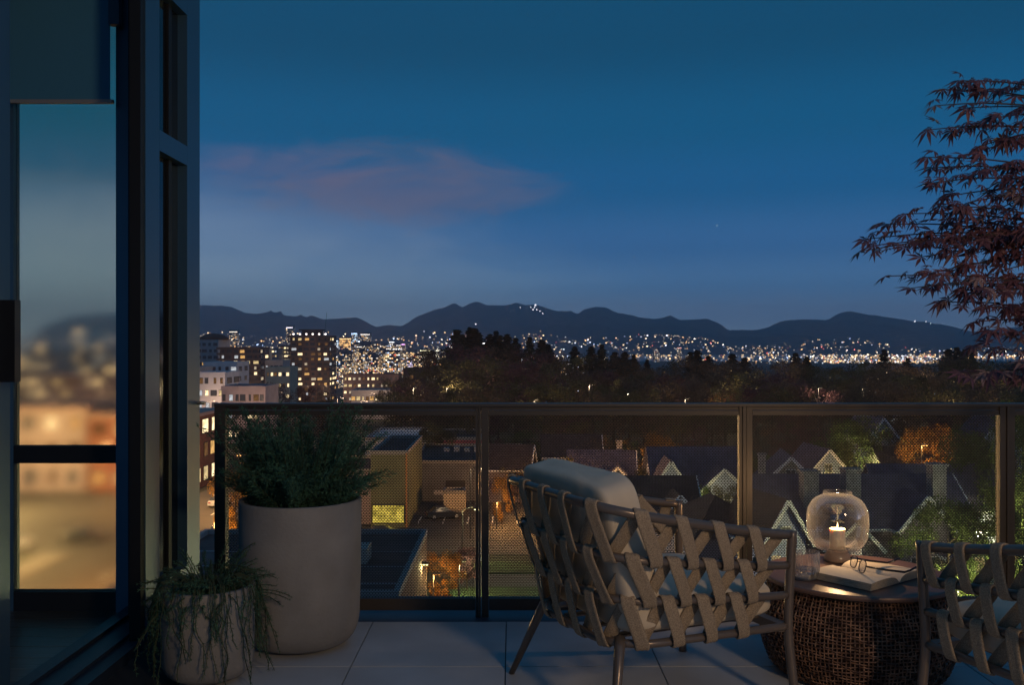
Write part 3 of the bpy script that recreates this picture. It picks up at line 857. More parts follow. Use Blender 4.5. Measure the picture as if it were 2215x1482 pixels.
def tree(name, label, x, y, h, kind, v, mi, rz=None, wscale=1.0, group=None, z=None, rnd=R):
    z = terrain(x, y) if z is None else z
    t = thing(name, label, 'tree', (x, y, z), rnd.random() * 6.28 if rz is None else rz, group)
    sc = (h * wscale, h * wscale, h)
    inst('trunk', TRK[kind], t, scale=sc)
    me = CON[v % 3] if kind == 'c' else (BRD[v % 4] if v < 10 else HIRES[v - 10])
    inst('crown', me, t, scale=sc, mat_=ML[mi])
    return t
KINDL = {0: 'olive', 1: 'brown', 2: 'dark maroon', 3: 'dark fir', 4: 'green', 5: 'golden'}
rt = random.Random(77)
G_BELT = 'trees of the dark belt below the mountains'
def toptree(px, ytop, Y, kind, v, mi, ws=1.0, label=None, group=G_BELT, name=None):
    x = (px - CX) / F * Y; z = terrain(x, Y)
    h = P(px, ytop, Y).z - z
    nm = name or ('fir_tree' if kind == 'c' else 'broadleaf_tree')
    lb = label or ('dark pointed fir rising out of the tree belt' if kind == 'c' else '%s broadleaf tree in the dense belt under the city lights' % KINDL[mi])
    tree(nm, lb, x, Y, h, kind, v, mi, wscale=ws, group=group, rnd=rt)
_u = 'first second third fourth fifth sixth seventh eighth ninth tenth eleventh twelfth thirteenth fourteenth fifteenth sixteenth seventeenth eighteenth nineteenth'.split()
ORDW = _u + ['twentieth'] + ['twenty-' + w for w in _u[:9]] + ['thirtieth'] + ['thirty-' + w for w in _u[:9]]
# tall firs along the skyline of the belt (pixel tops)
for i, (px, yt, Y) in enumerate([(988, 716, 330), (1000, 726, 325), (1016, 711, 340), (1026, 713, 336), (1036, 722, 330), (1060, 726, 345), (1073, 719, 350), (1082, 728, 342),
                  (1097, 726, 345), (1115, 734, 340), (1146, 732, 330), (1172, 738, 335), (1186, 748, 338), (1243, 752, 345), (1279, 752, 340), (1302, 748, 335),
                  (1330, 764, 350), (1352, 764, 340), (1371, 770, 345), (1400, 780, 350), (1508, 760, 345), (1494, 764, 340), (1532, 772, 350), (1584, 768, 355), (1610, 776, 350),
                  (1721, 766, 360), (1745, 774, 355), (1913, 759, 380), (1963, 776, 390), (2052, 758, 370), (2070, 754, 365), (2087, 758, 372), (2102, 764, 368)]):
    toptree(px, yt - 3, Y, 'c', i, 3, rt.uniform(1.7, 2.7), 'dark fir on the skyline of the tree belt, %s from the left' % ORDW[i])
CAN = [(800, 835), (870, 815), (930, 785), (970, 752), (1040, 750), (1120, 762), (1160, 755), (1200, 768), (1250, 772), (1310, 768), (1360, 790), (1420, 800), (1500, 778), (1560, 792), (1640, 800), (1720, 785), (1800, 795), (1870, 785), (1960, 795), (2060, 780), (2110, 778), (2300, 790)]
def canopy(px):
    for (a, ya), (b_, yb) in zip(CAN, CAN[1:]):
        if px <= b_: return ya + (yb - ya) * max(0, (px - a)) / (b_ - a)
    return 790
for i in range(120):
    px = 835 + (2240 - 835) * (i + rt.random()) / 120.0
    row = i % 3
    yt = [797, 812, 832][row] + rt.uniform(-12, 12)
    if px < 940: yt = max(yt, 812 + (940 - px) * .12)
    Y = [330, 270, 215][row] + rt.uniform(-18, 18)
    if row == 0: yt = canopy(px) - 16 + rt.uniform(0, 18)
    if row == 1: yt = min(yt, canopy(px) + 18 + rt.uniform(0, 14))
    toptree(px, yt, Y, 'b', rt.randrange(4), rt.choice([0, 1, 1, 2, 1, 0, 1]), rt.uniform(1.0, 1.45))
toptree(1882, 792, 300, 'b', 2, 0, 1.0, 'olive yellow rounded tree catching light in the right of the belt')
# nearer trees below the handrail
near = [(1010, 905, 170, 'b', 1, 0), (1060, 900, 175, 'b', 2, 2), (1120, 890, 180, 'b', 0, 1), (1190, 895, 172, 'b', 1, 1), (1250, 900, 168, 'b', 0, 2), (1330, 890, 178, 'b', 3, 1),
        (1400, 895, 170, 'b', 2, 1), (1475, 880, 165, 'b', 0, 0), (1540, 890, 168, 'b', 1, 1), (1640, 885, 172, 'b', 0, 1), (1720, 890, 168, 'b', 2, 2), (1960, 900, 165, 'b', 0, 1), (2040, 890, 160, 'b', 1, 2),
        (2130, 880, 150, 'b', 3, 1), (560, 905, 185, 'b', 0, 1), (640, 880, 190, 'b', 2, 0), (700, 860, 200, 'b', 1, 1), (735, 870, 210, 'b', 0, 2), (590, 860, 230, 'b', 3, 1), (660, 835, 300, 'b', 2, 2), (600, 826, 300, 'b', 1, 2), (540, 830, 330, 'b', 1, 1), (700, 845, 290, 'b', 3, 1)]
for px, yt, Y, k, v, mi in near:
    toptree(px, yt, Y, k, v, mi, rt.uniform(.9, 1.25), label='%s tree standing among the houses beyond the railing' % KINDL[mi], group='garden trees between the houses')
for i in range(46):
    px = 1080 + (2190 - 1080) * (i + rt.random()) / 46.0
    Y = rt.choice([104, 118, 126, 142, 156]); h_ = rt.uniform(3.5, 7.5) if Y < 130 else rt.uniform(6, 9)
    x = (px - CX) / F * Y
    mi = rt.choice([0, 1, 2, 4, 4, 1])
    tree('garden_tree', '%s low garden tree squeezed between the dark roofed houses' % KINDL[mi], x, Y, h_, 'b', rt.randrange(4), mi, wscale=rt.uniform(.9, 1.3), group='low garden trees between the houses', rnd=rt)
special = [(940, 915, 150, 'b', 10, 0, 1.1, 'olive green tree lit yellow from below, left of the first post', 'lit_tree'),
           (1855, 905, 128, 'b', 10, 4, .95, 'large dark green tree above the lantern with yellow lit lower leaves', 'lit_tree'),
           (1800, 950, 122, 'b', 11, 4, .8, 'rounded green tree lit yellow beside the pale gabled house', 'lit_tree'),
           (2015, 925, 118, 'b', 10, 5, 1.05, 'golden leaved tree glowing orange beside a street lamp on the right', 'lit_tree'),
           (1425, 938, 136, 'b', 10, 5, 1.0, 'golden tree glowing orange behind the white trimmed gables', 'lit_tree'),
           (1345, 950, 165, 'b', 11, 5, .7, 'smaller golden tree glowing left of the white trimmed gables', 'lit_tree'),
           (1510, 1050, 108, 'b', 11, 4, .8, 'small green tree lit yellow between the dark hip roof and the gable', 'lit_tree'),
           (960, 1195, 78, 'b', 11, 5, .95, 'autumn tree with yellow brown leaves at the bottom of the middle railing panel', 'lit_tree'),
           (1010, 1185, 82, 'b', 10, 2, .9, 'reddish autumn tree right of the yellow brown one by the lawn', 'lit_tree'),
           (1085, 1030, 112, 'b', 11, 5, .6, 'bare orange lit tree at the right side of the parking lot', 'lit_tree'),
           (2090, 930, 98, 'b', 10, 4, .62, 'tall green tree rising just left of the last railing post', 'tall_tree'),
           (2195, 880, 92, 'b', 10, 4, .5, 'tall narrow green tree at the right end of the railing', 'tall_tree'),
           (2050, 1085, 76, 'b', 11, 4, .95, 'broad green bushy tree behind the right armchair', 'tall_tree'),
           (2160, 1100, 72, 'b', 10, 4, .9, 'green bushy tree at the lower right corner of the view', 'tall_tree'),
           (510, 1010, 100, 'b', 11, 5, .8, 'golden street tree glowing behind the large planter', 'lit_tree')]
for px, yt, Y, k, v, mi, ws, lb, nm in special:
    toptree(px, yt, Y, k, v, mi, ws, lb, None, nm)
for px, yt, Y, k, v, mi, ws, lb, nm in special:  # a lamp added before each of these trees, lighting its near side
    if nm != 'lit_tree' and px < 2040: continue
    x = (px - CX) / F * Y; z0 = terrain(x, Y); h_ = P(px, yt, Y).z - z0
    rr_ = .4 * h_ * ws
    warm = OR if mi == 5 else (1, .9, .4)
    street_lamp('added lamp lighting the ' + ' '.join(lb.split(',')[0].split()[:13]), x - rr_ * .4, Y - rr_ - 1.2, max(3.0, h_ * (.38 if nm == 'lit_tree' else .25)), warm, (170 if mi == 5 and Y > 110 else 150) * (rr_ + 1.2) ** 2 * (1 if nm == 'lit_tree' else 1.6), arm=.3, vis=.15)
lamp = [(930, 985, 143, (1, .85, .3), 420, 'yellow lamp under the olive tree left of the first post'), (1815, 1035, 116, (1, .85, .3), 380, 'yellow lamp below the large green tree above the lantern'),
        (1955, 955, 116, OR, 1200, 'sodium lamp at the left of the golden tree on the right'), (2040, 965, 110, OR, 1300, 'sodium lamp right inside the golden tree on the right'),
        (1432, 968, 127, OR, 1300, 'sodium lamp behind the ridge of the white trimmed house'), (1380, 985, 160, OR, 600, 'sodium lamp left of the white trimmed house'),
        (1482, 1075, 103, (1, .9, .45), 120, 'garden lamp beside the small green tree between the roofs'), (1560, 985, 150, (1, .8, .4), 350, 'yellow lamp right behind the white trimmed house'),
        (920, 1190, 73, (1, .85, .35), 160, 'low yellow lamp by the hedge of the dark flat roof'), (1230, 962, 175, (1, .7, .35), 500, 'warm lamp among the dark trees left of the houses'),
        (2110, 1000, 84, (.95, 1, .6), 500, 'pale lamp lighting the tall green trees at the right'), (2130, 1150, 66, (.95, 1, .55), 300, 'low lamp lighting the bushy trees at the right'),
        (1750, 940, 165, OR, 300, 'small sodium lamp high among the trees above the lantern'), (1545, 868, 230, OR, 500, 'orange lamp between the trees just above the handrail')]
for px, py, Y, c, e, lb in lamp:
    p = P(px, py, Y); z0 = terrain(p.x, p.y)
    street_lamp(lb, p.x, p.y - 5, max(2.5, p.z - z0), c, e * 1.6, arm=.4, vis=.6)
for i in range(14):  # lamps added inside the belt to brighten its dark crowns
    px = 880 + i * 98 + rt.uniform(-20, 20); Y = [196, 245, 300][i % 3]
    x = (px - CX) / F * Y
    street_lamp('added warm lamp hidden in the belt to light the crowns, %s from the left' % ORDW[i], x, Y, rt.uniform(9, 13), (1, .72, .42), [1100, 2400, 4600][i % 3], arm=.5, vis=.08)
fl2 = MB()
for _ in range(90):
    px = rt.uniform(850, 2200); Y = rt.uniform(150, 330); py = rt.uniform(800, 960)
    p = P(px, py, Y); s = Y / F * rt.choice([1.0, 1.5])
    if p.z > terrain(0, Y): rect_at(fl2, p, s, s, lcol(rt, .05, .1, .35))
tag(fl2.build('garden_lights', glow_far), 'tiny porch and window lights glinting through the trees', kind='stuff')

# ------------------------------------------------------------------ houses
m_slate = mat('slate_roof', (.13, .12, .19), .8, var=.35, vscale=1.2, bump=.5, bscale=3, dist=.05)
m_slate2 = mat('brown_shingle_roof', (.06, .05, .06), .85, var=.35, vscale=1.2, bump=.5, bscale=3, dist=.05)
m_trim = mat('white_trim', (.75, .75, .78), .6)
m_sid = [mat('grey_siding', (.5, .52, .6), .8, var=.15), mat('dark_siding', (.22, .19, .24), .8, var=.15), mat('blue_siding', (.42, .46, .66), .8, var=.15), mat('cream_siding', (.45, .42, .36), .8, var=.15)]
m_stone = mat('chimney_stone', (.35, .33, .34), .9, var=.4, vscale=2, bump=.6, bscale=3)
def gable(t, w, d, h, rh, wm, rm, ox=0, oy=0, rz=0, trim=True, over=.5, hip=False, z0=0):
    """body w (gable side, facing -y) by d (ridge along y)"""
    M = Matrix.Translation((ox, oy, z0)) @ Matrix.Rotation(rz, 4, 'Z')
    def T(mb):
        mb.v = [tuple(M @ Vector(v)) for v in mb.v]; return mb
    b = MB()
    b.add([(-w / 2, -d / 2, 0), (w / 2, -d / 2, 0), (w / 2, -d / 2, h), (0, -d / 2, h + rh), (-w / 2, -d / 2, h),
           (-w / 2, d / 2, 0), (w / 2, d / 2, 0), (w / 2, d / 2, h), (0, d / 2, h + rh), (-w / 2, d / 2, h)],
          [(0, 1, 2, 3, 4), (9, 8, 7, 6, 5), (0, 4, 9, 5), (1, 6, 7, 2)])
    if not hip: T(b).build('wall', wm, t)
    else:
        b = MB(); b.box(-w / 2, w / 2, -d / 2, d / 2, 0, h); T(b).build('wall', wm, t)
    th = .22; k = rh / (w / 2)
    b = MB()
    for s in (-1, 1):
        e = w / 2 + over; ze = h - over * k
        y0, y1 = -d / 2 - over, d / 2 + over
        if hip:
            r0, r1 = -d / 2 + w * .45, d / 2 - w * .45
        else: r0, r1 = y0, y1
        vs = [(s * e, y0, ze + .03), (0, r0, h + rh + .03), (0, r1, h + rh + .03), (s * e, y1, ze + .03)]
        vs += [(x, y, z + th) for x, y, z in vs]
        b.add(vs, [(0, 1, 2, 3), (7, 6, 5, 4), (0, 4, 5, 1), (1, 5, 6, 2), (2, 6, 7, 3), (3, 7, 4, 0)])
    if hip:
        e = w / 2 + over; ze = h - over * k + .03
        for s in (-1, 1):
            yy = s * (d / 2 + over); ry = s * (d / 2 - w * .45)
            b.add([(-e, yy, ze + .05), (e, yy, ze + .05), (0, ry, h + rh + .2)], [(0, 1, 2)])
    T(b).build('roof', rm, t)
    if trim and not hip:
        b = MB()
        for s in (-1, 1):
            e = w / 2 + over; ze = h - over * k
            b.bar((s * e, -d / 2 - over - .06, ze + .05), (0, -d / 2 - over - .06, h + rh + .08), .12, .34, up=(0, 0, 1))
        T(b).build('gable_trim', m_trim, t)
        b = MB()
        for s in (-1, 1):
            b = MB(); b.box(*sorted((s * (w / 2 + over), s * (w / 2 + over + .12))), -d / 2 - over, d / 2 + over, h - over * k - .05, h - over * k + .2)
            T(b).build('gutter', m_trim, t)
    return M
win_fr = MB(); win_fr.box(-.5, .5, -.08, .0, -.5, .5); win_fr_me = win_fr.mesh('window', m_trim)
def win_pane(m_):
    b = MB()
    for a in (-1, 1):
        for c in (-1, 1):
            b.box(*sorted((a * .03, a * .43)), -.11, -.085, *sorted((c * .03, c * .43)))
    return b.mesh('pane', m_)
WP = {m_.name: win_pane(m_) for m_ in LIT + [DARKG]}
def hwin(t, M, x, y, z, w, h, m_):
    p = M @ Vector((x, y, z))
    o = inst('window', win_fr_me, t, p, (0, 0, M.to_euler().z), (w, 1, h))
    inst('pane', WP[m_.name], o)
def chimney(t, x, y, z0, z1, s=.9):
    b = MB(); b.box(x - s / 2, x + s / 2, y - s / 2, y + s / 2, z0, z1); b.box(x - s * .6, x + s * .6, y - s * .6, y + s * .6, z1 + .002, z1 + .2)
    b.build('chimney', m_stone, t)
def house(label, px, pyb, Y, w, d, h, rh, wm, rm, rz, wings=(), wins=(), chims=(), hip=False):
    x = (px - CX) / F * Y
    z0 = GZ if Y < 170 else terrain(x, Y)
    t = thing('house', label, 'house', (x, Y, z0 + .05), rz)
    M = gable(t, w, d, h, rh, wm, rm, hip=hip)
    for (ww, wd, whh, wr, ox, oy, r2) in wings:
        M2 = gable(t, ww, wd, whh, wr, wm, rm, ox, oy, r2)
        m_ = random.Random(int(px + ox * 10)).choice([LIT[2], LIT[1], LIT[1], DARKG])
        hwin(t, M2, 0, -wd / 2 - .02, whh * .8, ww * .3, 1.3, m_)
        hwin(t, M2, -ww * .2, -wd / 2 - .02, whh * .3, ww * .22, 1.3, DARKG); hwin(t, M2, ww * .2, -wd / 2 - .02, whh * .3, ww * .22, 1.3, m_)
    for (x_, z_, ww, hh, m_) in wins: hwin(t, M, x_, -d / 2 - .02, z_, ww, hh, m_)
    for c in chims: chimney(t, *c)
    b = MB(); b.box(-.5, .5, -d / 2 - .1, -d / 2 - .02, 0, 2.1); b.build('door', m_frame, t)
    return t
L1, L2, L3, D_ = LIT[1], LIT[2], LIT[3], DARKG
PI2 = math.pi / 2
house('slate roofed house with small front gable, farthest left of the houses behind the armchair', 1300, 0, 125, 6.5, 8, 4.4, 2.6, m_sid[0], m_slate, PI2 * .95,
      wings=[(3.6, 3, 3.8, 1.8, -4.2, -2.0, -PI2)], chims=[(1, -2.4, 5, 8.2, .8)])
house('blue house with two white trimmed gables facing the balcony, above the armchair arm', 1500, 0, 116, 7.5, 10.5, 5.0, 3.4, m_sid[2], m_slate, PI2,
      wings=[(3.2, 4, 5.2, 2.4, -4.8, 3.9, -PI2), (5.6, 5, 4.2, 2.6, -5.0, -2.0, -PI2)])
house('grey house with one small gable window in front of the blue house', 1415, 0, 98, 6.5, 7.5, 4.8, 2.6, m_sid[0], m_slate2, PI2,
      wings=[(3.4, 3.5, 4.6, 1.8, -4.0, -1.6, -PI2)])
house('low house with dark brown hip roof left of the second railing post', 1540, 0, 87, 7.5, 8, 4.6, 2.6, m_sid[1], m_slate2, .3, hip=True)
house('pale house with a big lit gable right of the second railing post', 1700, 0, 110, 6.6, 8, 5.2, 3.2, m_sid[3], m_slate, -.15,
      wins=[(0, 6.6, 1.1, 1.2, D_), (-2, 3, 1.4, 1.4, L2), (2, 3, 1.4, 1.4, D_)], chims=[(-3.0, -3.0, 4, 8.6, .8)])
house('dark roofed house with white trimmed gable at the foot of the second railing post', 1652, 0, 82, 3.8, 7, 5.2, 3.0, m_sid[2], m_slate2, .25,
      wins=[(0, 5.6, 1.0, 1.1, D_), (.9, 3.3, .9, 1.1, L2), (-.9, 3.3, .9, 1.1, L1)])
t = house('large dark roofed house with a white triangular dormer right of the lantern', 1838, 0, 92, 10, 19, 4.6, 3.8, m_sid[1], m_slate, PI2 * 1.03,
      wings=[(4.4, 4, 4.8, 2.6, -4.6, -4.2, -PI2), (4.0, 5.6, 3.6, 2.0, -6.2, 3.2, -PI2), (3.4, 4, 2.6, 1.6, -7.6, -7.4, -PI2)], chims=[(-3.4, -6.8, 5, 9.8, 1.3), (-3.2, 1.2, 5, 9.4, 1.4), (-2.8, 5.0, 5, 9.2, 1.4)])
house('house with long slate ridge behind the large dark roofed one', 2012, 0, 98, 8, 12, 5.0, 3.6, m_sid[2], m_slate, PI2 * .98,
      wings=[(3.8, 4, 5, 2.2, -5, 2.8, -PI2)])
house('small grey gabled house between the green tree and the pale gable', 1765, 0, 119, 4.6, 7, 5.6, 2.6, m_sid[2], m_slate, .1, wins=[(0, 6, 1, 1.2, D_), (-1.5, 3, 1.2, 1.3, L3)])
house('dim grey house behind the golden tree on the right', 1965, 0, 126, 6, 9, 5, 2.4, m_sid[3], m_slate2, PI2 * 1.05)
house('far house with a pale pointed gable near the last railing post', 2140, 0, 150, 6, 8, 6.5, 3.6, m_sid[0], m_slate, 0.0, wins=[(0, 7, 1, 1.2, L2)])
house('far house with cross shaped attic window at the handrail on the right', 1912, 0, 210, 7, 8, 5.0, 3.0, m_sid[0], m_slate, 0.0, wins=[(0, 5.4, 1.8, 1.6, L3), (-2, 3, 1.4, 1.4, L2)])
house('far house with warm windows in the trees left of the slate roof', 1235, 0, 142, 6, 8, 4.8, 2.6, m_sid[3], m_slate2, PI2, wins=[(0, 3, 1, 1, L1)])
house('far house with pale trim high in the trees above the lantern', 1880, 0, 150, 5, 7, 6.6, 2.9, m_sid[0], m_slate, .2, wins=[(0, 7.2, 1.0, 1.0, D_), (-1.4, 4.6, 1.1, 1.3, L1), (1.4, 4.6, 1.1, 1.3, L1)])
house('small dark roofed house just right of the first railing post', 1100, 0, 130, 5.5, 6, 4.6, 2.6, m_sid[1], m_slate2, PI2 * .9)
b = MB(); b.box(0, 40, -.1, .1, 0, 1.4); o = b.build('garden_wall', mat('garden_fence', (.3, .3, .32), .9, var=.3)); o.location = (12, 81, GZ + .05); tag(o, 'low pale garden wall in front of the houses', 'wall')
# ------------------------------------------------------------------ the balcony
m_tile = mat('floor_tile', (.60, .60, .61), .42, var=.18, vscale=3.0, bump=.12, bscale=60, dist=.002, objrand=.25)
m_grout = mat('tile_joint', (.02, .022, .025), .9)
m_curb = mat('slab_edge', (.05, .07, .1), .5, var=.3, vscale=4)
b = MB(); b.box(-1.53, 4.2, -2.0, 4.345, -.3, -.012)
balc = tag(b.build('balcony_floor', m_grout), kind='structure')
tb = MB(); S = .603; gp = .0019
tb.box(-S / 2 + gp, S / 2 - gp, -S / 2 + gp, S / 2 - gp, -.011, -.0015)
tb.box(-S / 2 + gp + .0015, S / 2 - gp - .0015, -S / 2 + gp + .0015, S / 2 - gp - .0015, -.0014, 0)
tile_me = tb.mesh('tile', m_tile)
for i in range(-2, 7):
    for j in range(10):
        o = inst('tile', tile_me, balc, (-.026 + S * i + S / 2 - 0, 4.343 - S / 2 - S * j, R.uniform(-.0004, .0003)))
b = MB(); b.box(-1.53, 4.2, 4.35, 4.85, -.3, -.02)
tag(b.build('slab_edge', m_curb), kind='structure')
# unseen wall behind the camera, kept low so skylight reaches the floor
m_wall = mat('rendered_wall', (.16, .16, .17), .9, var=.15)
b = MB(); b.box(-1.5, 4.2, -2.3, -2.0, -.3, 1.1)
tag(b.build('unseen_rear_wall', m_wall), 'unseen grey rendered wall behind the balcony, cut low for skylight', 'wall')

# railing
m_rail = mat('railing_metal', (.075, .062, .052), .42, .25, bump=.05, bscale=120)
m_mesh = mat('perforated_metal', (.022, .02, .018), .6, .1)
YR = 4.5
def rx(px): return (px - CX) / F * YR
def rz_(py): return EYE - (py - CY) / F * YR
rail = thing('balcony_railing', 'dark metal balcony railing with perforated mesh panels across the whole view', 'railing', (0, YR, 0))
b = MB(); b.box(rx(468), 4.1, -.035, .035, rz_(878), rz_(871.5)); b.box(rx(468) + .004, 4.1, -.012, .012, rz_(886), rz_(878.2))
b.build('handrail', m_rail, rail)
zb, zt = rz_(1318), rz_(887)
def post(x0, x1, y=.028, zt_=rz_(878.5)):
    q = MB(); q.box(x0, x1, -y, y, -.02, zt_); q.build('post', m_rail, rail)
post(rx(468), rx(491), .03)
gaps = [(1029, 1036, 1040, 1057), (1597, 1604, 1611, 1625), (2158, 2172, 2178, 2190)]
for a, b_, c, d in gaps:
    post(rx(a), rx(b_ - 1), .022); post(rx(b_), rx(c) , .03); post(rx(c + 2), rx(d), .022)
post(3.6, 3.65); post(2.9, 2.95)
def panel(xa, xb):
    f = MB()
    f.box(xa, xb, -.018, .018, zb + 0, zb + .055); f.build('bottom_rail', m_rail, rail); f = MB(); f.box(xa, xb, -.018, .018, zt - .022, zt)
    f.build('top_rail', m_rail, rail)
    q = MB(); pw, ph = .0140, .0078; th = .0012
    z0, z1 = zb + .055, zt - .022
    n = int((z1 - z0) / ph); ph = (z1 - z0) / n
    for j in range(n + 1):
        z = z0 + j * ph
        q.add([(xa, -th, z - .0011), (xb, -th, z - .0011), (xb, -th, z + .0011), (xa, -th, z + .0011), (xa, th, z - .0011), (xb, th, z - .0011), (xb, th, z + .0011), (xa, th, z + .0011)],
              [(0, 1, 2, 3), (7, 6, 5, 4), (0, 4, 5, 1), (3, 2, 6, 7)])
    m = int((xb - xa) / pw); pw = (xb - xa) / m
    for j in range(n):
        z = z0 + j * ph
        for i in range(m + 1):
            x = xa + (i + (.5 if j % 2 else 0)) * pw
            if x > xb - .001: continue
            w = .0018
            q.add([(x - w, -th, z), (x + w, -th, z), (x + w, -th, z + ph), (x - w, -th, z + ph), (x - w, th, z), (x + w, th, z), (x + w, th, z + ph), (x - w, th, z + ph)],
                  [(0, 1, 2, 3), (7, 6, 5, 4), (0, 3, 7, 4), (1, 5, 6, 2)])
    q.build('mesh_panel', m_mesh, rail, kind='stuff')
panel(rx(492), rx(1028)); panel(rx(1058), rx(1596)); panel(rx(1626), rx(2157)); panel(rx(2191), 2.9)

# ------------------------------------------------------------------ glazed room at the left
m_alu = mat('blue_aluminium', (.055, .12, .18), .34, .3, bump=.03, bscale=60)
m_black = mat('black_gasket', (.006, .006, .007), .6)
m_dglass = mat('tinted_glass', (.012, .015, .018), .08)
m_inner = mat('room_wall', (.3, .4, .5), .8)
m_plank = mat('dark_oak_floor', (.12, .13, .13), .3, var=.5, vscale=3, bump=.3, bscale=9, dist=.003, stretch=(1, 14, 1), objrand=.4)
b = MB(); b.box(-6, -1.8, -2, 4.6, -.3, -.014)
rf = tag(b.build('room_floor', m_black), kind='structure')
pb = MB(); pb.box(-2.1, 2.1, -.066, .066, -.013, 0); pme = pb.mesh('plank', m_plank)
for k in range(48): inst('plank', pme, rf, (-3.9, 4.53 - .068 - k * .136, R.uniform(-.0008, 0)))
b = MB(); b.box(-6, -1.8, -2, 4.7, 3.1, 3.3); tag(b.build('room_ceiling', m_inner), kind='structure')
fw = thing('room_open_side', 'unseen metal mullions of the far room side, left open to skylight', 'mullions', (-6.1, 0, 0))
for k in range(6):  # unseen side, left without panes so sky light enters the room
    b = MB(); b.box(-.05, .05, -1.95 + k * 1.3, -1.87 + k * 1.3, -.014, 3.1); b.build('mullion', m_alu, fw)
b = MB(); b.box(-6, -2.42, 4.55, 4.7, -.3, 3.1); tag(b.build('room_far_wall', m_inner), 'dark inner wall beside the tall room window', 'wall')
# tall window of the room
YW = 4.54
def wx(px): return (px - CX) / F * YW
def wz(py): return EYE - (py - CY) / F * YW
win = thing('tall_window', 'tall dark framed room window showing the blurred city at the far left', 'window', (0, YW, 0))
b = MB(); b.box(-2.42, wx(36), -.03, .03, 0, 3.1); b.build('stile', m_alu, win)
b = MB(); b.box(wx(260), wx(305), -.05, .03, 0, 3.1); b.build('stile', m_alu, win)
b = MB(); b.box(wx(36.1), wx(259.9), -.03, .03, 0, wz(1277)); b.build('bottom_rail', m_black, win)
b = MB(); b.box(wx(36.1), wx(259.9), -.03, .03, wz(1000), wz(963)); b.build('middle_rail', m_black, win)
b = MB(); b.box(wx(36.1), wx(259.9), -.03, .03, 2.95, 3.1); b.build('top_rail', m_black, win)
gm = bpy.data.materials.new('hazy_glass'); gm.use_nodes = True
_nt = gm.node_tree; _nt.nodes.clear()
_o = _nt.nodes.new('ShaderNodeOutputMaterial'); _r = _nt.nodes.new('ShaderNodeBsdfRefraction')
_r.inputs['Roughness'].default_value = .095; _r.inputs['IOR'].default_value = 1.4; _r.inputs['Color'].default_value = (1, .93, .8, 1)
_g = _nt.nodes.new('ShaderNodeBsdfGlossy'); _g.inputs['Roughness'].default_value = .05
_m = _nt.nodes.new('ShaderNodeMixShader'); _m.inputs[0].default_value = .04
_nt.links.new(_r.outputs[0], _m.inputs[1]); _nt.links.new(_g.outputs[0], _m.inputs[2]); _nt.links.new(_m.outputs[0], _o.inputs[0])
b = MB(); b.box(wx(36.5), wx(259.5), -.003, .003, wz(962.5), 2.949); b.build('upper_pane', gm, win)
b = MB(); b.box(wx(36.5), wx(259.5), -.003, .003, wz(1276.5), wz(1000.5)); b.build('lower_pane', gm, win)
# roller blind
bl = thing('roller_blind', 'navy roller blind drawn partly down over the tall window', 'blind', (0, 4.44, 0))
def bx(px): return (px - CX) / F * 4.44
def bz(py): return EYE - (py - CY) / F * 4.44
b = MB(); b.box(bx(18), bx(238), -.002, .002, bz(214), 3.05); b.build('blind_fabric', mat('blind_fabric', (.05, .2, .34), .8, bump=.1, bscale=200), bl)
b = MB(); b.box(bx(22), bx(245), -.012, .012, bz(222), bz(214.5)); b.build('bottom_bar', mat('bar_alu', (.3, .3, .3), .4, .3), bl)
b = MB(); b.box(bx(238), bx(261), -.02, .02, bz(53), 3.05); b.build('side_channel', m_alu, bl)
# near jamb with pull handle
jm = thing('sliding_door', 'dark blue metal sliding door edge at the far left border', 'door', (-1.8, 3.35, 0))
b = MB(); b.box(-.08, 0, -.12, .092, 0, 3.1); b.build('stile', m_alu, jm)
b = MB(); b.box(-.06, -.03, -2.6, -.121, .12, 2.95); b.build('glass', m_dglass, jm)
b = MB(); b.box(-.08, 0, -2.6, -.121, 0, .118); b.box(-.08, 0, -2.6, -.121, 2.951, 3.1); b.build('rail', m_alu, jm)
hb = MB(); hb.box(.002, .085, -.04, .0, 1.128, 1.412); hb.build('pull_handle', mat('handle_black', (.01, .01, .012), .4), jm)
# threshold track
b = MB(); b.box(-1.8, -1.53, -2, 4.5, -.3, .03); b.box(-1.74, -1.72, -2, 4.4, .031, .045); b.box(-1.62, -1.60, -2, 4.4, .031, .045)
tag(b.build('door_threshold', mat('threshold_metal', (.03, .045, .07), .4, .2)), 'dark blue metal sliding door threshold running along the room edge', 'threshold')
# open leaf with transom, corner
lf = thing('door_leaf', 'tall blue grey door leaf with transom in front of the building corner', 'door', (-1.53, 0, .03))
def ly(px): return 1.53 * F / (CX - px)
b = MB(); b.box(-.055, 0, ly(315), ly(345), 0, 3.12); b.build('stile', m_alu, lf)
b = MB(); b.box(-.05, -.004, ly(306), ly(315) - .001, 0, 3.12); b.build('gasket', m_black, lf)
b = MB(); b.box(-.055, 0, ly(405), ly(432), 0, 3.12); b.build('stile', m_alu, lf)
y0, y1 = ly(345) + .001, ly(405) - .001
b = MB(); b.box(-.055, 0, y0, y1, 2.07, 2.16); b.build('transom', m_alu, lf)
b = MB(); b.box(-.055, 0, y0, y1, 2.78, 3.12); b.build('head', m_alu, lf)
b = MB(); b.box(-.055, 0, y0, y1, 0, .18); b.build('bottom_rail', m_alu, lf)
for z0, z1 in ((2.161, 2.779), (.181, 2.069)):
    b = MB(); b.box(-.05, -.045, y0, y1, z0, z1); b.build('glass', m_dglass, lf)
    b = MB(); b.box(-.04, -.03, y0, y0 + .035, z0, z1); b.build('glazing_bead', m_alu, lf)
    b = MB(); b.box(-.044, -.032, y0 + .2, y0 + .24, z0, z1); b.build('glazing_bar', m_black, lf)
